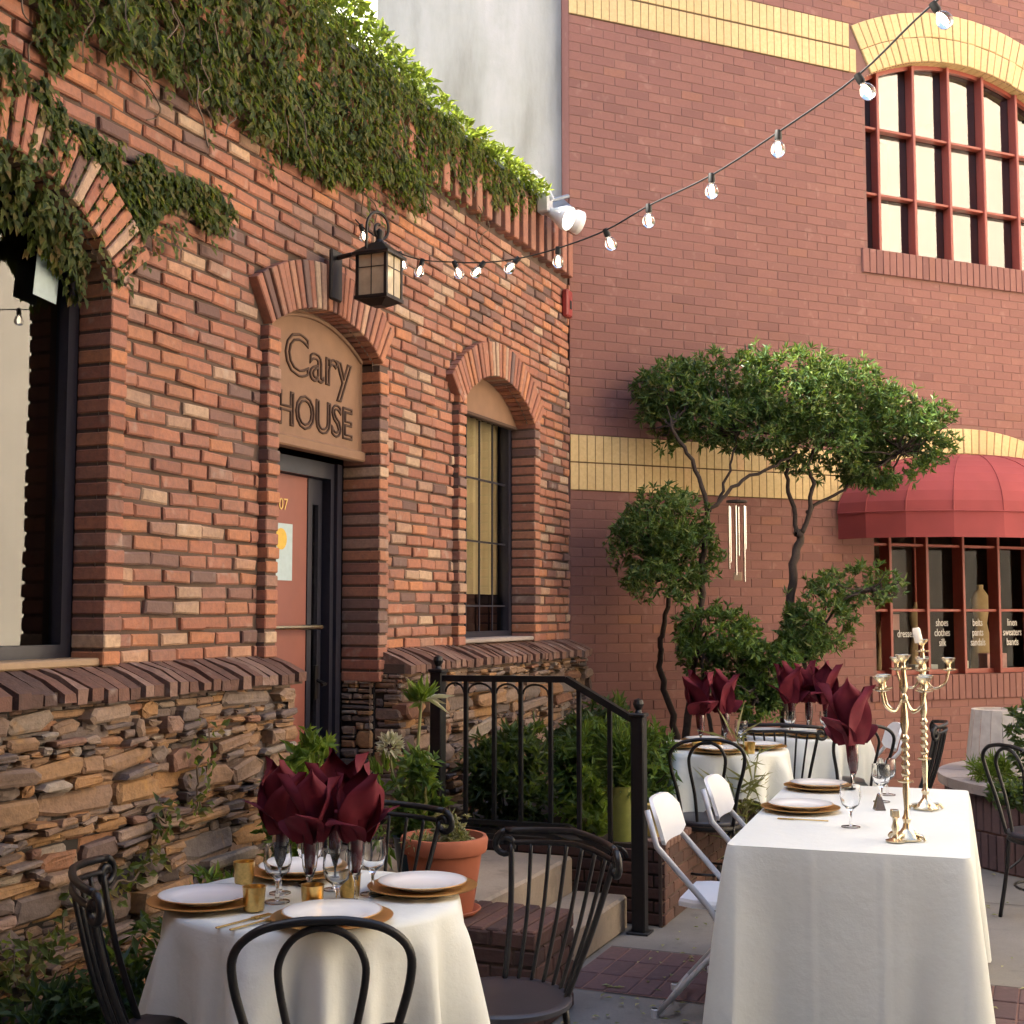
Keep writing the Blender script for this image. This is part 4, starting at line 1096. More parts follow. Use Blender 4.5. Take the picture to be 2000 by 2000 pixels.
# plants at the foot of the ledge stone wall
bush('wall_plant', 'bright green leafy plant against the stone wall behind the set round table', LW(.62, .42, 0), [((0,0,.50),(.13,.12,.20)),((.05,.02,.78),(.12,.10,.20)),((-.05,0,.28),(.17,.15,.22)),((.10,.05,.98),(.07,.06,.10))], 520, .060, .028, 'leaf_lime', 70, 6, .2, 5, 'plant', 'stem_green')
bush('wall_plant', 'dark green bush at the foot of the stone wall by the left chair', LW(-.55, .42, 0), [((0,0,.22),(.28,.20,.24)),((.25,.05,.32),(.22,.18,.22)),((.5,.0,.40),(.15,.15,.20))], 420, .065, .026, 'leaf_dark', 71, 6, .15, 5, 'plant')
bush('wall_plant', 'small bright green plant in the lower left corner by the stone wall', LW(-1.02, .62, 0), [((0,0,.12),(.16,.14,.17))], 700, .065, .028, 'leaf_lime', 72, 6, .2, 3, 'plant', 'stem_green')
bush('wall_plant', 'green sprig growing beside the left edge of the set round table', LW(-.02, .50, 0), [((0,0,.42),(.09,.09,.22)),((.02,0,.22),(.13,.12,.2))], 500, .06, .026, 'leaf_shrub', 73, 6, .2, 4, 'plant', 'stem_green')
# trailing runners over the ledge stone
TR = thing('stone_creeper', 'thin trailing creeper with sparse leaves on the ledge stone wall', 'climbing plant', PL, AL); rg = random.Random(74); m = MB(); s_ = MB()
for u0, z0, du, dz, n_ in ((-.45,.52,.5,.10,12),(-.6,.42,-.25,.12,12),(.02,.66,.1,.16,7),(.30,.80,.08,.30,7),(-.75,.32,.3,.16,14)):
    pts = [Vector((u0+du*k/8+rg.uniform(-.03,.03), -.20-rg.uniform(0,.02), z0+dz*k/8+rg.uniform(-.03,.03))) for k in range(9)]
    s_.tube(spline(pts, 3), .004, 4)
    for k in range(n_*6):
        p = rg.choice(pts) + rvec(rg)*.05; leaf(m, p, rvec(rg)+Vector((0,-.8,.1)), Vector((0,-1,.3)), .045*rg.uniform(.6,1.2), .03)
o = m.build('leaves', M['leaf_ivy'], TR); o['kind'] = 'stuff'; s_.build('stems', M['vine_stem'], TR)['kind'] = 'stuff'

# round brick planter on the right with cask and shrubs
PC = Vector((4.05, 8.5, 0))
RP = thing('round_planter', 'round brick planter with stone cap at the right edge', 'planter', PC)
MB().lathe([(1.18,0),(1.18,.46)], 72).build('wall', M['mortar_new'], RP)
for j in range(2):
    for k in range(104):
        a = 2*math.pi*(k+.5*(j % 2))/104
        if math.cos(a) > .55: continue
        MB().cbox(-.031, .031, -.012, .02, -.105, .105, .004).build('planter_brick', M['paver'], RP, (1.185*math.cos(a), 1.185*math.sin(a), .115+j*.222), (0,0,a+R(90)))
for k in range(16):
    a0, a1 = 2*math.pi*k/16+.006, 2*math.pi*(k+1)/16-.006; m = MB(); q = []
    for i in range(7):
        a = a0+(a1-a0)*i/6
        for r in (.86, 1.24): 
            for z in (.455, .515): q.append((r*math.cos(a), r*math.sin(a), z))
    F = []
    for i in range(6):
        b = i*4; c = b+4
        F += [(b+1,b+3,c+3,c+1),(b,c,c+2,b+2),(b+2,c+2,c+3,b+3),(b,b+1,c+1,c)]
    F += [(0,2,3,1),(24,25,27,26)]
    m.add(q, F); m.build('cap_stone', M['cap_stone'], RP)
MB().lathe([(.001,.44),(.87,.42)], 40).build('soil', M['soil'], RP)
CK = thing('cask_planter', 'pale tapered wooden cask standing inside the round brick planter', 'cask', (3.33, 8.92, .50))
for k in range(18):
    a = 2*math.pi*k/18; m = MB(); h = math.pi/18*.96
    V = []
    for r, z in ((.245,0),(.235,.15),(.215,.30),(.198,.42)):
        for s_ in (-1, 1): V.append((r*math.cos(a+s_*h), r*math.sin(a+s_*h), z))
    for r, z in ((.175,.42),(.175,.36)):
        for s_ in (-1, 1): V.append((r*math.cos(a+s_*h), r*math.sin(a+s_*h), z))
    m.add(V, [(i,i+1,i+3,i+2) for i in range(0, 10, 2)]); m.build('stave', M['white_wood'], CK)
MB().lathe([(.001,.405),(.178,.405)], 24).build('lid', M['cap_stone'], CK)
bush('round_shrub', 'dark rounded shrub in the planter in front of the pale cask', (3.34, 8.15, .44), [((0,0,.34),(.24,.22,.26)),((.2,0,.25),(.2,.2,.22))], 520, .05, .028, 'leaf_dark', 80, 7, .3, 6)
bush('grass_tuft', 'yellow green grass tuft on the cap of the round planter', (3.04, 8.33, .50), [((0,0,.07),(.11,.10,.07))], 900, .09, .010, 'leaf_lime', 81, 5, .1, 3, 'plant', 'stem_green', lift=1.0)
bush('ground_cover', 'low dark ground cover spilling over the rim of the round planter', (3.02, 7.62, .48), [((0,0,.05),(.25,.15,.07)),((.3,-.2,.05),(.22,.13,.07))], 700, .05, .028, 'leaf_dark', 82, 6, .2, 3, 'plant')
bush('reed_clump', 'thin grey green grass clump behind the railing post', LW(3.35, 1.70, 0), [((0,0,.55),(.12,.12,.32))], 160, .17, .008, 'leaf_pale', 83, 4, .1, 8, 'plant', 'stem_green', lift=1.8)

# ------------------------------------------------------------------ wall lantern, floodlight, alarm box, small wall things
LN = thing('wall_lantern', 'black wall lantern with scroll top and cream glass above the door arch', 'lantern', LW(1.62, .045, 3.255), AL)
MB().cbox(-.055, .055, -.022, .0, -.10, .16, .008).build('back_plate', M['lamp_iron'], LN)
lc = Vector((.05, -.235, 0))
m = MB()
arm = [Vector((0,-.02,.12)), Vector((0,-.10,.13)), Vector((.05,-.13,.145))]
m.tube(arm, .012, 7); m.build('arm', M['lamp_iron'], LN)
sc = []
for t in range(44):
    a = math.pi*1.0 - t*.185; r = .098 - t*.00185
    sc.append(lc + Vector((r*math.cos(a)*.75 + .0, -r*math.cos(a)*.35, .262 + r*math.sin(a))))
m = MB().tube([lc+Vector((-.075,.035,.14))] + sc, .0075, 6); m.build('scroll', M['lamp_iron'], LN)
hw, hb = .080, .088; zt, zb = .125, -.105
m = MB(); c = lc
m.add([c+Vector((sx*(hw+.022), sy*(hw+.022), zt)) for sx, sy in ((-1,-1),(1,-1),(1,1),(-1,1))] + [c+Vector((sx*.03, sy*.03, zt+.06)) for sx, sy in ((-1,-1),(1,-1),(1,1),(-1,1))] + [c+Vector((sx*(hw+.022), sy*(hw+.022), zt-.014)) for sx, sy in ((-1,-1),(1,-1),(1,1),(-1,1))],
      [(0,1,5,4),(1,2,6,5),(2,3,7,6),(3,0,4,7),(4,5,6,7),(8,9,1,0),(9,10,2,1),(10,11,3,2),(11,8,0,3),(11,10,9,8)])
m.build('roof', M['lamp_iron'], LN)
MB().lathe([(.001,.08),(.022,.06),(.018,.02),(.03,.0)], 12, tuple(c+Vector((0,0,zt+.06)))).build('finial', M['lamp_iron'], LN)
for sx, sy in ((-1,-1),(1,-1),(1,1),(-1,1)):
    MB().box(-.008, .008, -.008, .008, zb, zt-.012).build('corner_post', M['lamp_iron'], LN, c+Vector((sx*hw, sy*hw, 0)))
for k in range(4):
    a = k*math.pi/2; mm = Matrix.Translation(c) @ Matrix.Rotation(a, 4, 'Z')
    q = MB().box(-hw+.008, hw-.008, -hw-.002, -hw+.002, zb+.012, zt-.014); q.v = [tuple(mm @ Vector(p)) for p in q.v]
    pn = q.build('pane', M['lamp_glass'], LN)
    q = MB().box(-.002, .002, -hw-.005, -hw-.0025, zb+.012, zt-.014); q.box(-hw+.008, hw-.008, -hw-.0048, -hw-.0026, zb+.15, zb+.154); q.v = [tuple(mm @ Vector(p)) for p in q.v]
    q.build('glazing_bar', M['lamp_iron'], pn)
m = MB(); m.box(c.x-hw-.012, c.x+hw+.012, c.y-hw-.012, c.y+hw+.012, zb-.008, zb+.010)
m.add([c+Vector((sx*(hw+.0), sy*(hw+.0), zb-.008)) for sx, sy in ((-1,-1),(1,-1),(1,1),(-1,1))]+[c+Vector((sx*.03, sy*.03, zb-.035)) for sx, sy in ((-1,-1),(1,-1),(1,1),(-1,1))], [(0,4,5,1),(1,5,6,2),(2,6,7,3),(3,7,4,0),(7,6,5,4)])
m.build('tray', M['lamp_iron'], LN)

FL = thing('floodlight', 'white twin floodlight on the far end of the parapet', 'floodlight', LW(4.46, .06, 4.37), AL)
m = MB().tube([(-.04,-.02,.30),(-.02,-.06,.24),(0,-.10,.14)], .022, 8); m.cbox(-.05,.05,-.09,.0,.05,.20,.01); m.build('bracket', M['grey_tube'], FL)
MB().tube([(-.06,0,.34),(.05,0,.34)], .012, 6).build('conduit', M['grey_tube'], FL)
for i, (dx, dy, dz) in enumerate((((-.10,-.9,-.42)), ((.75,-.62,-.20)))):
    d = Vector((dx,dy,dz)).normalized(); base = Vector((.02+.16*i, -.10-.02*i, .05+.02*i)); mm = Matrix.Translation(base) @ d.to_track_quat('Z','Y').to_matrix().to_4x4()
    MB().lathe([(.001,-.06),(.03,-.055),(.04,.0),(.085,.10),(.088,.14),(.078,.14)], 20, (0,0,0), mm).build('head', M['white_plastic'], FL, smooth=True)
    MB().lathe([(.001,.150),(.05,.147),(.079,.137)], 20, (0,0,0), mm).build('lens', M['flood_lens'], FL, smooth=True)
AB = thing('alarm_box', 'small red alarm box on the old brick wall near the corner', 'alarm box', LW(5.13, .0, 3.92), AL)
MB().cbox(-.055, .055, -.055, -.002, -.105, .105, .012).build('case', M['alarm'], AB)
MB().cbox(-.015, .015, -.062, -.056, -.045, .02, .002).build('slot', M['rubber'], AB)
CD = MB().box(-.062, .062, -.002, .0, -.085, .085).build('window_card', M['paper_blue'], None, LW(-.235, -.118, 2.845), (0, R(6), AL)); tag(CD, 'small pale card hanging in the top of the big left window', 'card')

# ------------------------------------------------------------------ string of globe bulbs
SOCK = [(1.305,3.9,3.459),(1.122,4.1,3.315),(.924,4.4,3.24),(.738,4.7,3.19),(.542,5.05,3.186),(.389,5.3,3.161),(.206,5.7,3.199),(.029,6.0,3.235),(-.137,6.2,3.27),(-.286,6.32,3.305),(-.456,6.5,3.365),(-.58,6.6,3.43),(-.70,6.68,3.53),(-.80,6.75,3.62)]
BULB = [(1.329,3.9,3.423),(1.146,4.1,3.274),(.923,4.4,3.197),(.738,4.7,3.146),(.542,5.05,3.142),(.404,5.3,3.122),(.206,5.7,3.152),(.007,6.0,3.21),(-.161,6.2,3.239),(-.271,6.32,3.271),(-.464,6.5,3.333),(-.569,6.6,3.392),(-.672,6.7,3.50),(-.79,6.77,3.585)]
SL = thing('string_lights', 'string of clear globe bulbs swagged across the courtyard', 'string lights', (0, 0, 0))
MB().tube(spline([(2.6,3.0,4.2),(1.562,3.6,3.60)] + SOCK + [(-.87,6.85,3.72)], 5), .0035, 6).build('cord', M['rubber'], SL)
for s_, b_ in zip(SOCK, BULB):
    s_, b_ = Vector(s_), Vector(b_); d = (b_-s_).normalized(); q = d.to_track_quat('Z','Y').to_matrix().to_4x4()
    so = MB().lathe([(.001,-.008),(.012,-.006),(.0135,.022),(.011,.030),(.001,.030)], 12, (0,0,0), q).build('socket', M['rubber'], SL, s_, smooth=True, sharp=40)
    MB().lathe([(.010,.028),(.011,.034),(.019,.042),(.024,.054),(.0255,.066),(.022,.079),(.013,.088),(.001,.0905)], 18, (0,0,0), q).build('globe', M['glass'], so, smooth=True)
    MB().lathe([(.001,.040),(.004,.043),(.0075,.060),(.006,.072),(.001,.075)], 8, (0,0,0), q).build('filament', M['filament'], so, smooth=True)

# ------------------------------------------------------------------ wind chime in the pruned tree
WC = thing('wind_chime', 'metal tube wind chime hanging from the left pruned tree', 'wind chime', (1.60, 9.22, 2.36))
MB().lathe([(.001,.012),(.075,.010),(.075,-.004),(.001,-.006)], 18).build('disc', M['bark'], WC)
for k in range(6):
    a = k*math.pi/3+.2; x, y = .062*math.cos(a), .062*math.sin(a); l = .36+.055*k
    MB().tube([(x,y,-.03),(x,y,-.03-l*.85)], .0075, 8).build('tube', M['steel'], WC)
    MB().tube([(x,y,0),(x,y,-.03)], .0012, 4).build('thread', M['rubber'], WC)
MB().tube([(0,0,0),(0,0,-.50)], .0015, 4).build('thread', M['rubber'], WC); MB().cbox(-.03,.03,-.003,.003,-.56,-.50,.004).build('sail', M['tan_paint'], WC)
MB().tube([(0,0,.01),(.01,.03,.22)], .0015, 4).build('hanger', M['rubber'], WC)

# ------------------------------------------------------------------ chairs
def face(fx, fy): return math.atan2(-fx, fy)
def loop_chair(loc, rz, label, group='black metal cafe chairs'):
    t = thing('cafe_chair', label, 'chair', loc, rz, group)
    MB().lathe([(.001,.452),(.185,.455),(.198,.450),(.202,.440),(.196,.428),(.001,.426)], 32).build('seat', M['seat_dark'], t, smooth=True, sharp=50)
    MB().lathe([(.196,.425),(.202,.41),(.196,.40),(.19,.41),(.196,.425)], 32).build('seat_ring', M['black_iron'], t, smooth=True)
    H = [(-.135,-.15,.43),(-.158,-.185,.60),(-.195,-.215,.75),(-.192,-.24,.83),(-.14,-.25,.878),(-.06,-.256,.897),(0,-.257,.899)]
    H = H + [(-x,y,z) for x,y,z in reversed(H[:-1])]
    MB().tube(spline(H, 5), .0105, 8).build('back_hoop', M['black_iron'], t, smooth=True)
    I = [(-.055,-.175,.43),(-.068,-.198,.60),(-.094,-.222,.745),(-.093,-.24,.81),(-.06,-.248,.862),(0,-.254,.884)]
    I = I + [(-x,y,z) for x,y,z in reversed(I[:-1])]
    MB().tube(spline(I, 5), .009, 8).build('inner_hoop', M['black_iron'], t, smooth=True)
    for sx, sy in ((-1,-1),(1,-1),(1,1),(-1,1)):
        MB().tube(spline([(sx*.135,sy*.135,.425),(sx*.145,sy*.15,.22),(sx*.165,sy*.18,.0)], 4), .0105, 8).build('leg', M['black_iron'], t, smooth=True)
        MB().tube(spline([(sx*.155,sy*.02,.41),(sx*.10,sy*.06,.33),(sx*.135,sy*.135,.25)], 4), .006, 6).build('brace', M['black_iron'], t)
    MB().tube([(.168*math.cos(k*math.pi/16), .168*math.sin(k*math.pi/16), .17) for k in range(32)], .007, 6, True).build('foot_ring', M['black_iron'], t)
    return t
def spindle_chair(loc, rz, label, group='black metal cafe chairs'):
    t = thing('spindle_chair', label, 'chair', loc, rz, group)
    MB().lathe([(.001,.452),(.178,.453),(.196,.458),(.208,.450),(.206,.436),(.001,.432)], 36).build('seat', M['seat_dark'], t, smooth=True, sharp=50)
    def top(a): r = .44; return Vector((r*math.sin(a), .135 - r*math.cos(a), .895 - .03*abs(a)))
    A = .58
    m = MB(); K = 18
    for off, rr in ((0, .011), (-.038, .009)): m.tube([top(-A+2*A*k/K)+Vector((0,0,off)) for k in range(K+1)], rr, 7)
    rail = m.build('top_rail', M['black_iron'], t, smooth=True)
    for s_ in (-1, 1):
        e = top(s_*A); tn = (top(s_*A)-top(s_*(A-.1))).normalized()
        pts = [e + tn*(.042*math.sin(q*.42)*(1-q/26)) + Vector((0,0,-.042+.042*math.cos(q*.42)*(1-q/26))) for q in range(20)]
        MB().tube(pts, .011, 7).build('scroll', M['black_iron'], rail, smooth=True)
    for k in range(8):
        f = -1+2*k/7; a = f*A*.93; b = f*.80
        p1 = Vector((.185*math.sin(b), -.185*math.cos(b), .44)); p2 = top(a)+Vector((0,0,-.036))
        mid = (p1+p2)/2 + Vector((0,-.012,0))
        MB().tube(spline([p1, mid, p2], 5), .0095 if k in (0,7) else .0065, 6).build('spindle', M['black_iron'], t, smooth=True)
    for sx, sy in ((-1,-1),(1,-1),(1,1),(-1,1)):
        MB().tube(spline([(sx*.13,sy*.13,.432),(sx*.15,sy*.155,.2),(sx*.17,sy*.185,0)], 4), .011, 8).build('leg', M['black_iron'], t, smooth=True)
    MB().tube([(.165*math.cos(k*math.pi/16), .165*math.sin(k*math.pi/16), .17) for k in range(32)], .007, 6, True).build('foot_ring', M['black_iron'], t)
    return t
c0 = loop_chair((-.445, 3.19, 0), face(-.1, 1), 'black hoop back chair in the foreground before the set round table')
dup(c0, (1.08, 7.28, 0), face(.15, 1), 'black hoop back chair in front of the nearer far round table')
dup(c0, (2.06, 8.12, 0), face(-.25, 1), 'black hoop back chair on the right front of the farthest round table')
dup(c0, (2.76, 6.80, 0), face(1, .35), 'black hoop back chair at the right edge beyond the long table')
s0 = spindle_chair((-.03, 3.92, 0), face(-.74, -.67), 'black spindle back chair right of the set round table, cloth corner on its seat')
dup(s0, (-.877, 3.61, 0), face(.97, .24), 'black spindle back chair by the stone wall, left of the set round table')
dup(s0, (-.50, 4.46, 0), face(-.08, -1), 'black spindle back chair behind the set round table')
dup(s0, (1.72, 8.30, 0), face(.3, 1), 'black spindle back chair on the left front of the farthest round table')
dup(s0, (2.42, 8.28, 0), face(-1, .3), 'black spindle back chair seen edge on behind the two candelabra')

def folding_chair(loc, rz, label):
    t = thing('folding_chair', label, 'chair', loc, rz, 'white folding chairs')
    # seat
    m = MB(); W = .20
    pts = []
    for i in range(9):
        a = -math.pi/2*(1-i/8*2) ; 
    out = [(-.17,-.16),(-.20,-.10),(-.205,.10),(-.19,.175),(-.12,.20),(.12,.20),(.19,.175),(.205,.10),(.20,-.10),(.17,-.16)]
    n = len(out); m.add([(x*.97,y*.97,.462) for x,y in out]+[(x,y,.450) for x,y in out]+[(x,y,.432) for x,y in out], [tuple(range(n))]+[(n+i,n+(i+1)%n,(i+1)%n,i) for i in range(n)]+[(2*n+i,2*n+(i+1)%n,n+(i+1)%n,n+i) for i in range(n)]+[tuple(reversed(range(2*n,3*n)))])
    m.build('seat', M['white_plastic'], t)
    # backrest: curved rounded panel
    m = MB(); NX, NZ = 12, 6
    def bp(i, j, th):
        x = -.205+.41*i/NX; f = x/.205; zt = .83 - .055*max(0,abs(f)-.55)**2/.2025*1.0; zb = .655 + .03*max(0,abs(f)-.6)**2/.16
        z = zb+(zt-zb)*j/NZ
        y = -.245 - (z-.65)*.30 + .035*f*f*1.0 + th
        return (x, y, z)
    V = [bp(i,j,0) for j in range(NZ+1) for i in range(NX+1)] + [bp(i,j,.016) for j in range(NZ+1) for i in range(NX+1)]; S_ = (NX+1)*(NZ+1); F = []
    for j in range(NZ):
        for i in range(NX):
            a = j*(NX+1)+i; F += [(a,a+1,a+NX+2,a+NX+1), (S_+a+NX+1,S_+a+NX+2,S_+a+1,S_+a)]
    for i in range(NX): F += [(i+1,i,S_+i,S_+i+1), (NZ*(NX+1)+i,NZ*(NX+1)+i+1,S_+NZ*(NX+1)+i+1,S_+NZ*(NX+1)+i)]
    for j in range(NZ): F += [(j*(NX+1),(j+1)*(NX+1),S_+(j+1)*(NX+1),S_+j*(NX+1)), ((j+1)*(NX+1)+NX,j*(NX+1)+NX,S_+j*(NX+1)+NX,S_+(j+1)*(NX+1)+NX)]
    m.add(V, F); m.build('backrest', M['white_plastic'], t, smooth=True, sharp=50)
    for s_ in (-1, 1):
        MB().tube([(s_*.208,-.275,.80),(s_*.212,-.235,.66),(s_*.215,-.03,.44),(s_*.215,.235,.005)], .0125, 8).build('front_leg', M['grey_tube'], t, smooth=True)
        MB().tube([(s_*.185,.13,.43),(s_*.185,-.06,.22),(s_*.185,-.255,.005)], .0115, 8).build('rear_leg', M['grey_tube'], t, smooth=True)
        MB().lathe([(.001,-.0),(.016,0),(.016,.03),(.012,.034)], 10, (s_*.185,-.255,0)).build('foot_cap', M['grey_tube'], t)
    MB().tube([(-.215,.19,.09),(.215,.19,.09)], .009, 6).build('crossbar', M['grey_tube'], t); MB().tube([(-.185,-.2,.07),(.185,-.2,.07)], .009, 6).build('crossbar', M['grey_tube'], t)
    return t
DT = Vector((math.sin(R(19)), math.cos(R(19)), 0)); WT = Vector((math.cos(R(19)), -math.sin(R(19)), 0))
f0 = folding_chair((.86, 5.31, 0), face(WT.x, WT.y), 'nearer white folding chair pulled up to the left of the long table')
dup(f0, (1.17, 5.92, 0), face(WT.x, WT.y), 'farther white folding chair at the left of the long table')
dup(f0, (2.33, 8.88, 0), face(-1, .08), 'white folding chair seen edge on at the farthest round table')

# ------------------------------------------------------------------ tables and cloths
TZ = .765
def round_table(c, r, label, clabel, half, rot, seed, drop_more=0):
    t = thing('round_table', label, 'table', (c[0], c[1], 0), 0, 'round cafe tables')
    MB().lathe([(.001,TZ-.002),(r-.004,TZ-.002),(r,TZ-.01),(r-.004,TZ-.03),(.001,TZ-.03)], 40).build('top', M['seat_dark'], t)
    MB().lathe([(.03,TZ-.03),(.028,.10),(.06,.06)], 14).build('column', M['black_iron'], t)
    for k in range(3):
        a = k*2*math.pi/3+.4; MB().tube(spline([(.03*math.cos(a),.03*math.sin(a),.12),(.2*math.cos(a),.2*math.sin(a),.08),(.28*math.cos(a),.28*math.sin(a),.012)],4), .014, 6).build('foot', M['black_iron'], t)
    # square cloth over a round top
    rg = random.Random(seed); KA, KR, KD = 216, 6, 18; m = MB()
    def edge(a):
        b = (a-rot+math.pi/4) % (math.pi/2) - math.pi/4; return half/math.cos(b)
    ph = [rg.uniform(0, 6.28) for _ in range(6)]
    m.v.append((0,0,TZ+.004))
    for j in range(KR):
        q = r*(j+1)/KR
        for k in range(KA): a = 2*math.pi*k/KA; m.v.append((q*math.cos(a), q*math.sin(a), TZ+.004+ .0015*fbm((q*6*math.cos(a)+seed, q*6*math.sin(a), 0))))
    for j in range(KD):
        t_ = (j+1)/KD
        for k in range(KA):
            a = 2*math.pi*k/KA; d = (edge(a)-r)*t_ ; b = (a-rot+math.pi/4) % (math.pi/2) - math.pi/4
            cor = 1-abs(b)/(math.pi/4)           # 1 half way along a side, 0 at a corner
            fold = (1-cor)
            dd = edge(a)-r
            wav = .026*math.sin(9*a+ph[0]+.8*math.sin(3*a))+.018*math.sin(16*a+ph[1]+.7*math.sin(5*a))+.010*math.sin(25*a+ph[2])
            # near a corner the cloth closes into a cone with two deep folds beside it
            cone = .12*math.exp(-((abs(b)-math.pi/4)/.14)**2) - .045*math.exp(-((abs(b)-math.pi/4+.27)/.12)**2)
            rad = r + .010*(1-math.exp(-t_*8)) + (wav + cone)*t_**.8*min(1, d/.10+.15) + .03*d
            z = TZ + .004 - d*.985 + .004*math.exp(-t_*10)
            if j == 0: rad = min(rad, r+.010)
            m.v.append((rad*math.cos(a), rad*math.sin(a), z))
    for k in range(KA): m.f.append((0, 1+k, 1+(k+1) % KA))
    for j in range(KR+KD-1):
        for k in range(KA):
            a = 1+j*KA+k; b = 1+j*KA+(k+1) % KA; m.f.append((a, a+KA, b+KA, b))
    cl = m.build('tablecloth', M['cloth'], None, (c[0], c[1], 0), smooth=True); tag(cl, clabel, 'tablecloth', 'white cloths on the round tables')
C1 = (-.56, 3.77); C2 = (1.22, 7.85); C3 = (1.95, 8.78)
round_table(C1, .41, 'round cafe table hidden under the nearest white cloth', 'white cloth draped over the nearest round table, one corner on a chair seat', .66, R(33), 1)
round_table(C2, .42, 'round cafe table under the middle white cloth beyond the railing', 'white cloth on the round table beyond the white folding chairs', .66, R(8), 2)
round_table(C3, .42, 'round cafe table under the farthest white cloth near the trees', 'white cloth on the farthest round table near the trees', .66, R(30), 3)
# long table with floor length cloth
LO = Vector((.752, 4.62, 0)); LWd, LLn = .80, 1.74
LTc = LO + WT*LWd/2 + DT*LLn/2
LT = thing('long_table', 'long banquet table hidden under the floor length cloth', 'table', LTc, R(-19))
MB().cbox(-LWd/2+.01, LWd/2-.01, -LLn/2+.01, LLn/2-.01, TZ-.03, TZ-.002, .004).build('top', M['white_plastic'], LT)
for sx in (-1, 1):
    for sy in (-1, 1): MB().tube([(sx*.30, sy*.62, TZ-.03),(sx*.30, sy*.66, .01)], .014, 8).build('leg', M['grey_tube'], LT)
m = MB(); KP = 420; rg = random.Random(9)
per = []
hx, hy, rc = LWd/2+.004, LLn/2+.004, .03
L1, L2 = 2*(hx-rc), 2*(hy-rc); qa = math.pi*rc/2; TOT = 2*(L1+L2)+4*qa
def perim(s_):
    s_ %= TOT
    for (cx, cy, dx, dy, ln, a0) in ((-hx+rc,-hy,1,0,L1,-90),(hx,-hy+rc,0,1,L2,0),(hx-rc,hy,-1,0,L1,90),(-hx,hy-rc,0,-1,L2,180)):
        if s_ < ln: return Vector((cx+dx*s_, cy+dy*s_, 0)), Vector((dy, -dx, 0)), None
        s_ -= ln
        if s_ < qa:
            a = R(a0)+s_/rc; ex, ey = cx+dx*ln, cy+dy*ln
            ctr = Vector((ex,ey,0)) - Vector((dy,-dx,0))*rc
            nn = Vector((math.cos(a), math.sin(a), 0)); return ctr+nn*rc, nn, 1
        s_ -= qa
    return Vector((-hx+rc,-hy,0)), Vector((0,-1,0)), None
KD = 22
corners = [L1+qa/2, L1+qa+L2+qa/2, 2*L1+2*qa+L2+qa/2, TOT-qa/2]
for j in range(KD+1):
    t_ = j/KD
    for k in range(KP):
        s_ = TOT*k/KP; p, nn, cflag = perim(s_)
        dc = min(min(abs(s_-c), TOT-abs(s_-c)) for c in corners)
        wav = (.019*math.sin(s_*11.5+1.6*math.sin(s_*3.1)+1)+.012*math.sin(s_*6.3+2.2)+.006*math.sin(s_*23+t_*2))*t_**.9 + .006*math.exp(-((s_-.50)/.010)**2)+.004*math.exp(-((s_-.26)/.010)**2)+.002*math.exp(-((t_-.47)/.02)**2)
        cone = (.075*math.exp(-(dc/.055)**2) - .040*math.exp(-((dc-.15)/.07)**2))*t_**.9
        d = t_*(TZ-.012); bulge = .006*(1-math.exp(-t_*14)) + .022*t_
        q = p + nn*(wav+cone+bulge if j else 0)
        m.v.append((q.x, q.y, TZ+.004 - d))
for j in range(KD):
    for k in range(KP):
        a = j*KP+k; b = j*KP+(k+1) % KP; m.f.append((a, a+KP, b+KP, b))
# flat top as fan of strips
o0 = len(m.v); m.v.append((0,0,TZ+.0045))
for k in range(KP): m.f.append((o0, k, (k+1) % KP))
cl = m.build('tablecloth', M['cloth'], None, LTc, R(-19), smooth=True, sharp=60); tag(cl, 'floor length ivory cloth on the long table at the right', 'tablecloth')

# ------------------------------------------------------------------ tableware
ZT2 = TZ + .006
ch_me = MB().lathe([(.001,.006),(.095,.006),(.10,.004),(.112,.008),(.158,.016),(.160,.019),(.157,.020),(.110,.012),(.098,.009),(.001,.009)], 48)
def charger(x, y, lb): tag(ch_me.build('charger', M['gold_plate'], None, (x, y, ZT2), smooth=True, sharp=60), lb, 'charger plate', 'gold charger plates')
pl_me = MB().lathe([(.001,.004),(.07,.004),(.075,.000),(.085,.006),(.128,.018),(.131,.0205),(.128,.022),(.088,.011),(.075,.008),(.001,.008)], 48)
rim = MB().lathe([(.1265,.0222),(.1315,.0208),(.1322,.0202),(.1312,.0195)], 48)
def plate(x, y, lb):
    t = thing('dinner_plate', lb, 'plate', (x, y, ZT2+.012), 0, 'white dinner plates')
    pl_me.build('dish', M['china'], t, smooth=True, sharp=60); rim.build('gold_rim', M['gold_plate'], t, smooth=True)
def setting(x, y, where):
    charger(x, y, 'gold charger plate ' + where); plate(x, y, 'white dinner plate with gold rim ' + where)
def flute_mesh(): return MB().lathe([(.001,.003),(.030,.003),(.032,.0015),(.031,.005),(.006,.009),(.004,.03),(.0038,.058),(.009,.075),(.020,.105),(.0245,.15),(.0235,.215),(.0225,.215),(.0232,.15),(.0188,.107),(.008,.079),(.001,.076)], 22)
def goblet_mesh(): return MB().lathe([(.001,.003),(.034,.003),(.036,.0015),(.035,.005),(.007,.010),(.0045,.03),(.0045,.055),(.012,.068),(.032,.085),(.040,.115),(.037,.160),(.0355,.160),(.038,.115),(.030,.088),(.010,.073),(.001,.071)], 24)
def votive_mesh(): return MB().lathe([(.001,.003),(.026,.002),(.028,.006),(.0315,.062),(.033,.066),(.030,.066),(.026,.012),(.001,.010)], 20)
fm, gm_, vm = flute_mesh(), goblet_mesh(), votive_mesh()
def flute(x, y, lb): return tag(fm.build('champagne_flute', M['glass'], None, (x, y, ZT2), smooth=True, sharp=50), lb, 'glass', 'champagne flutes')
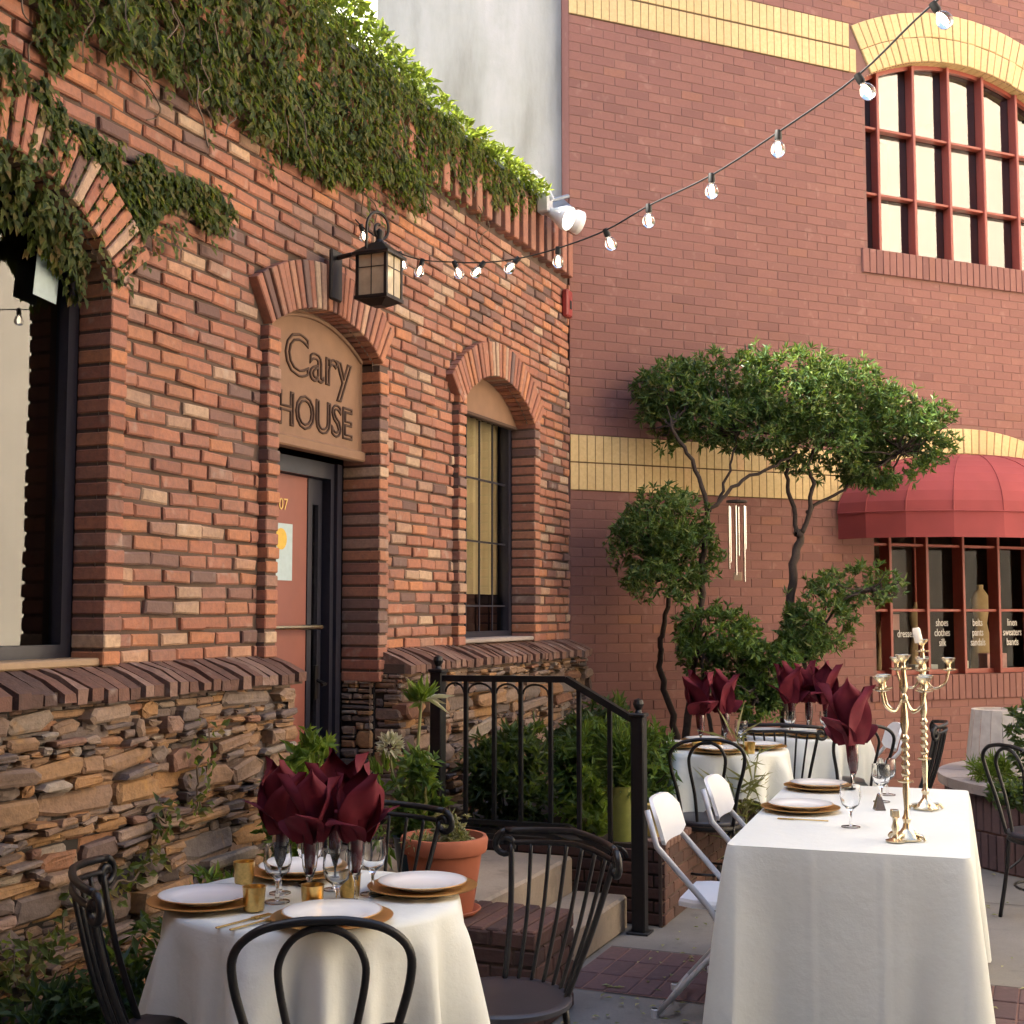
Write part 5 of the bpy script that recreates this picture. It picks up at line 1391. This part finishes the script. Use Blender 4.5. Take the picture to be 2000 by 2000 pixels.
def goblet(x, y, lb): return tag(gm_.build('wine_glass', M['glass'], None, (x, y, ZT2), smooth=True, sharp=50), lb, 'glass', 'wine glasses')
def votive(x, y, lb): return tag(vm.build('votive_cup', M['gold'], None, (x, y, ZT2), smooth=True, sharp=50), lb, 'candle cup', 'gold votive cups')
def napkin(x, y, z, rz, s, lb, seed):
    """folded napkin: narrow foot in the glass, cupped leaves opening above, one turned down"""
    rg = random.Random(seed); m = MB()
    foot = [(.010,0),(.016,.04),(.018,.085),(.022,.12),(.034,.155)]
    m.lathe([(r*(1+.08*math.sin(i*3)), z_) for i, (r, z_) in enumerate(foot)], 14)
    def petal(a, h, w, lean, cup, z0, back=0):
        NI, NJ = 14, 12; o = len(m.v)
        ca, sa = math.cos(a), math.sin(a)
        for th in (0, .0022):
            for i in range(NI+1):
                t_ = i/NI; ww = w*(math.sin(math.pi*min(.985,(t_*.80+.17)))**.8)*(1 if t_ < .75 else max(.04,(1-t_)/.25)**.8)
                zz = z0 + h*(t_ if not back else (t_ - back*t_*t_*1.15)); rr = .012 + lean*t_**(1.5 if not back else 1.0)
                for j in range(NJ+1):
                    f = -1+2*j/NJ; r_ = rr - cup*f*f*(.4+.6*t_) + .004*math.sin(f*5+i*.6+seed) + th; x_ = ww*f
                    m.v.append((r_*ca - x_*sa, r_*sa + x_*ca, zz - .006*abs(f)))
        S_ = (NI+1)*(NJ+1)
        for i in range(NI):
            for j in range(NJ):
                p = o+i*(NJ+1)+j; m.f.append((p,p+1,p+NJ+2,p+NJ+1)); m.f.append((p+S_+NJ+1,p+S_+NJ+2,p+S_+1,p+S_))
    j_ = lambda a=.25: rg.uniform(-a, a)
    petal(j_(), .20, .078, .085, .034, .095)
    petal(math.pi+j_(), .185, .080, .075, .034, .095)
    petal(1.75+j_(.4), .215, .070, .040, .030, .095)
    petal(-1.5+j_(.35), .165, .085, .100, .020, .100, .62)
    petal(.75+j_(.3), .14, .060, .105, .018, .105, .35)
    o = m.build('napkin', M['napkin'], None, (x, y, z), (rg.uniform(-.06,.06), rg.uniform(-.08,.08), rz), smooth=True, sharp=60); o.scale = (s, s, s)
    tag(o, lb, 'napkin', 'folded burgundy napkins')
# nearest round table
for (dx, dy), wh in (((-.287,-.10),'at the left of the nearest round table'),((.30,.08),'at the right of the nearest round table'),((.09,-.30),'at the front of the nearest round table'),((-.09,.31),'at the back of the nearest round table')):
    setting(C1[0]+dx, C1[1]+dy, wh)
NF = [(-.667,3.812,'leftmost'),(-.56,3.665,'second from left'),(-.518,3.861,'third from left'),(-.435,3.69,'rightmost')]
for i, (x, y, wd) in enumerate(NF):
    flute(x, y, wd + ' champagne flute holding a napkin on the nearest round table')
    napkin(x, y, ZT2+.085, [2.6,3.6,.4,5.6][i], (1.0,.95,1.05,.98)[i], wd + ' burgundy napkin in a flute on the nearest round table', 200+i)
for x, y, wd in ((-.655,3.70,'leftmost'),(-.60,3.93,'rearmost'),(-.475,3.60,'frontmost'),(-.40,3.80,'rightmost')): goblet(x, y, wd + ' stemmed wine glass on the nearest round table')
for x, y, wd in ((-.80,3.955,'far left edge'),(-.545,3.62,'front middle'),(-.462,3.775,'right middle'),(-.70,3.60,'front left')): votive(x, y, 'gold votive cup at the ' + wd + ' of the nearest round table')
def fork(x, y, rz, lb):
    t = thing('fork', lb, 'fork', (x, y, ZT2+.001), rz, 'gold forks')
    MB().cbox(-.004, .004, -.10, .03, 0, .004, .001).build('handle', M['gold'], t)
    m = MB()
    MB().cbox(-.010, .010, .03, .055, 0, .004, .001).build('neck', M['gold'], t)
    for k in range(4): MB().box(-.010+k*.0058, -.0075+k*.0058, .0552, .095, 0, .003).build('tine', M['gold'], t)
fork(-.66, 3.46, R(-35), 'gold fork left of the front plate on the nearest round table, inner of two')
fork(-.70, 3.48, R(-35), 'gold fork left of the front plate on the nearest round table, outer of two')
# middle round table
for x, y, wh in ((.965,7.86,'at the left of the round table beyond the railing'),(1.47,7.80,'at the right of the round table beyond the railing'),(1.19,7.56,'at the front of the round table beyond the railing'),(1.20,8.13,'at the back of the round table beyond the railing')): setting(x, y, wh)
for i, (x, y, wd) in enumerate(((1.12,7.80,'left'),(1.285,7.90,'right'))):
    flute(x, y, wd + ' champagne flute on the round table beyond the railing'); napkin(x, y, ZT2+.085, i*2.1+.4, 1.25, wd + ' burgundy napkin on the round table beyond the railing', 210+i)
goblet(1.375, 7.88, 'wine glass right of the napkins on the table beyond the railing')
for x, y, wd in ((1.36,7.52,'right front'),(1.08,7.68,'left front'),(1.21,7.74,'centre')): votive(x, y, 'gold votive cup at the ' + wd + ' of the table beyond the railing')
# farthest table
for x, y, wh in ((1.70,8.72,'at the left of the farthest round table'),(1.95,8.52,'at the front of the farthest round table'),(2.20,8.80,'at the right of the farthest round table')): setting(x, y, wh)
for i, (x, y, wd) in enumerate(((1.86,8.72,'left'),(1.99,8.80,'middle'),(2.08,8.68,'right'))):
    flute(x, y, wd + ' champagne flute on the farthest round table'); napkin(x, y, ZT2+.085, i*1.7+2.2, 1.3, wd + ' burgundy napkin on the farthest round table', 220+i)
for x, y, wd in ((1.82,8.60,'left'),(2.05,8.58,'right')): goblet(x, y, wd + ' wine glass on the farthest round table')
# long table
setting(1.176, 5.38, 'nearer one at the left side of the long table'); setting(1.405, 6.03, 'farther one at the left side of the long table')
goblet(1.275, 4.97, 'wine glass at the front of the long table near the plates')
goblet(1.575, 5.62, 'wine glass at the middle of the long table beside the shaker'); goblet(1.66, 5.83, 'rear wine glass at the middle of the long table')
flute(1.535, 5.92, 'champagne flute holding a napkin on the long table'); napkin(1.535, 5.92, ZT2+.085, 2.5, 1.4, 'large burgundy napkin in a flute on the long table', 231)
fork(1.13, 5.14, R(70), 'gold fork in front of the nearer plate on the long table')
SH = thing('salt_shaker', 'small dark pyramid salt shaker on the long table', 'shaker', (1.506, 5.41, ZT2))
m = MB(); m.add([(-.022,-.022,0),(.022,-.022,0),(.022,.022,0),(-.022,.022,0),(-.008,-.008,.055),(.008,-.008,.055),(.008,.008,.055),(-.008,.008,.055)], [(0,1,5,4),(1,2,6,5),(2,3,7,6),(3,0,4,7),(4,5,6,7),(3,2,1,0)]); m.build('body', M['steel'], SH)
MB().lathe([(.001,.068),(.008,.064),(.010,.055)], 10).build('cap', M['steel'], SH)
def candelabra(loc, rz, h, label, cups, candle, lean=(0,0)):
    t = thing('candelabra', label, 'candelabra', loc, rz, 'brass candelabra'); t.rotation_euler = (lean[0], lean[1], rz); t.scale = (.82, .82, 1)
    foot = [(.001,.002),(.062,.002),(.064,.008),(.050,.016),(.046,.022),(.030,.030),(.018,.045),(.014,.06)]
    MB().lathe(foot, 28).build('foot', M['brass'], t, smooth=True, sharp=40)
    for k in range(4):
        a = k*math.pi/2+.5; MB().tube(spline([(.03*math.cos(a),.03*math.sin(a),.02),(.07*math.cos(a),.07*math.sin(a),.018),(.085*math.cos(a),.085*math.sin(a),.004)],4), .008, 6).build('claw', M['brass'], t, smooth=True)
    pr = [(.014,.06),(.020,.075),(.012,.09),(.010,.11),(.015,.17),(.013,.20),(.034,.204),(.036,.208),(.014,.214)]
    z = .22
    while z < .36: pr += [(.011,z),(.019,z+.011),(.019,z+.017),(.011,z+.028)]; z += .031
    pr += [(.012,z+.005),(.018,z+.03),(.014,z+.08),(.009,z+.11),(.017,z+.122),(.017,z+.130),(.009,z+.142),(.020,h-.06),(.014,h-.03),(.010,h)]
    MB().lathe(pr, 18).build('stem', M['brass'], t, smooth=True, sharp=40)
    cup = [(.001,0),(.010,.0),(.036,.006),(.038,.010),(.012,.012),(.008,.020),(.010,.030),(.024,.040),(.036,.055),(.034,.056),(.012,.042),(.001,.040)]
    MB().lathe(cup, 18, (0,0,h)).build('cup', M['brass'], t, smooth=True, sharp=40)
    for k in range(cups):
        a = k*2*math.pi/cups+.15; r = .125; cx, cy = r*math.cos(a), r*math.sin(a)
        MB().tube(spline([(.008*math.cos(a),.008*math.sin(a),h-.10),(.05*math.cos(a),.05*math.sin(a),h-.145),(.105*math.cos(a),.105*math.sin(a),h-.125),(cx,cy,h-.075)],5), .0055, 6).build('arm', M['brass'], t, smooth=True)
        MB().lathe(cup, 18, (cx,cy,h-.075)).build('cup', M['brass'], t, smooth=True, sharp=40)
    if candle: pass
    return t
candelabra((1.405, 4.70, ZT2), .3, .60, 'nearer brass candelabra on the long table', 4, False)
cd2 = candelabra((1.70, 5.42, ZT2), 1.1, .64, 'farther brass candelabra with a candle stub on the long table', 4, True)
tag(MB().lathe([(.001,.0),(.017,.0),(.0165,.055),(.012,.062),(.001,.060)], 14).build('candle_stub', M['wax'], None, (1.685, 5.41, ZT2+.682), (R(-4), R(-10), 0), smooth=True, sharp=40), 'leaning ivory candle stub in the farther candelabra', 'candle')
SC = thing('candlestick', 'small brass candlestick with square top before the nearer candelabra', 'candlestick', (1.352, 4.66, ZT2))
MB().lathe([(.001,.002),(.034,.002),(.035,.006),(.012,.014),(.008,.03),(.014,.05),(.008,.07),(.010,.085)], 18).build('stem', M['brass'], SC, smooth=True, sharp=40)
MB().cbox(-.014,.014,-.014,.014,.085,.113,.003).build('socket', M['brass'], SC)

# ------------------------------------------------------------------ fallen leaves
rg = random.Random(91); m = MB()
for k in range(420):
    u = rg.uniform(.3, 6.5); n_ = rg.choice((rg.uniform(1.6, 2.0), rg.uniform(1.6, 5.0), rg.uniform(2.6, 5.0)))
    p = LW(u, n_, .010); a = rg.uniform(0, 6.28); leaf(m, p, Vector((math.cos(a), math.sin(a), rg.uniform(0,.25))), Vector((0,0,1)), rg.uniform(.02,.045), rg.uniform(.010,.02), .2)
o = m.build('fallen_leaves', M['leaf_pale']); tag(o, 'dry fallen leaves scattered on the concrete', 'leaves', kind='stuff')
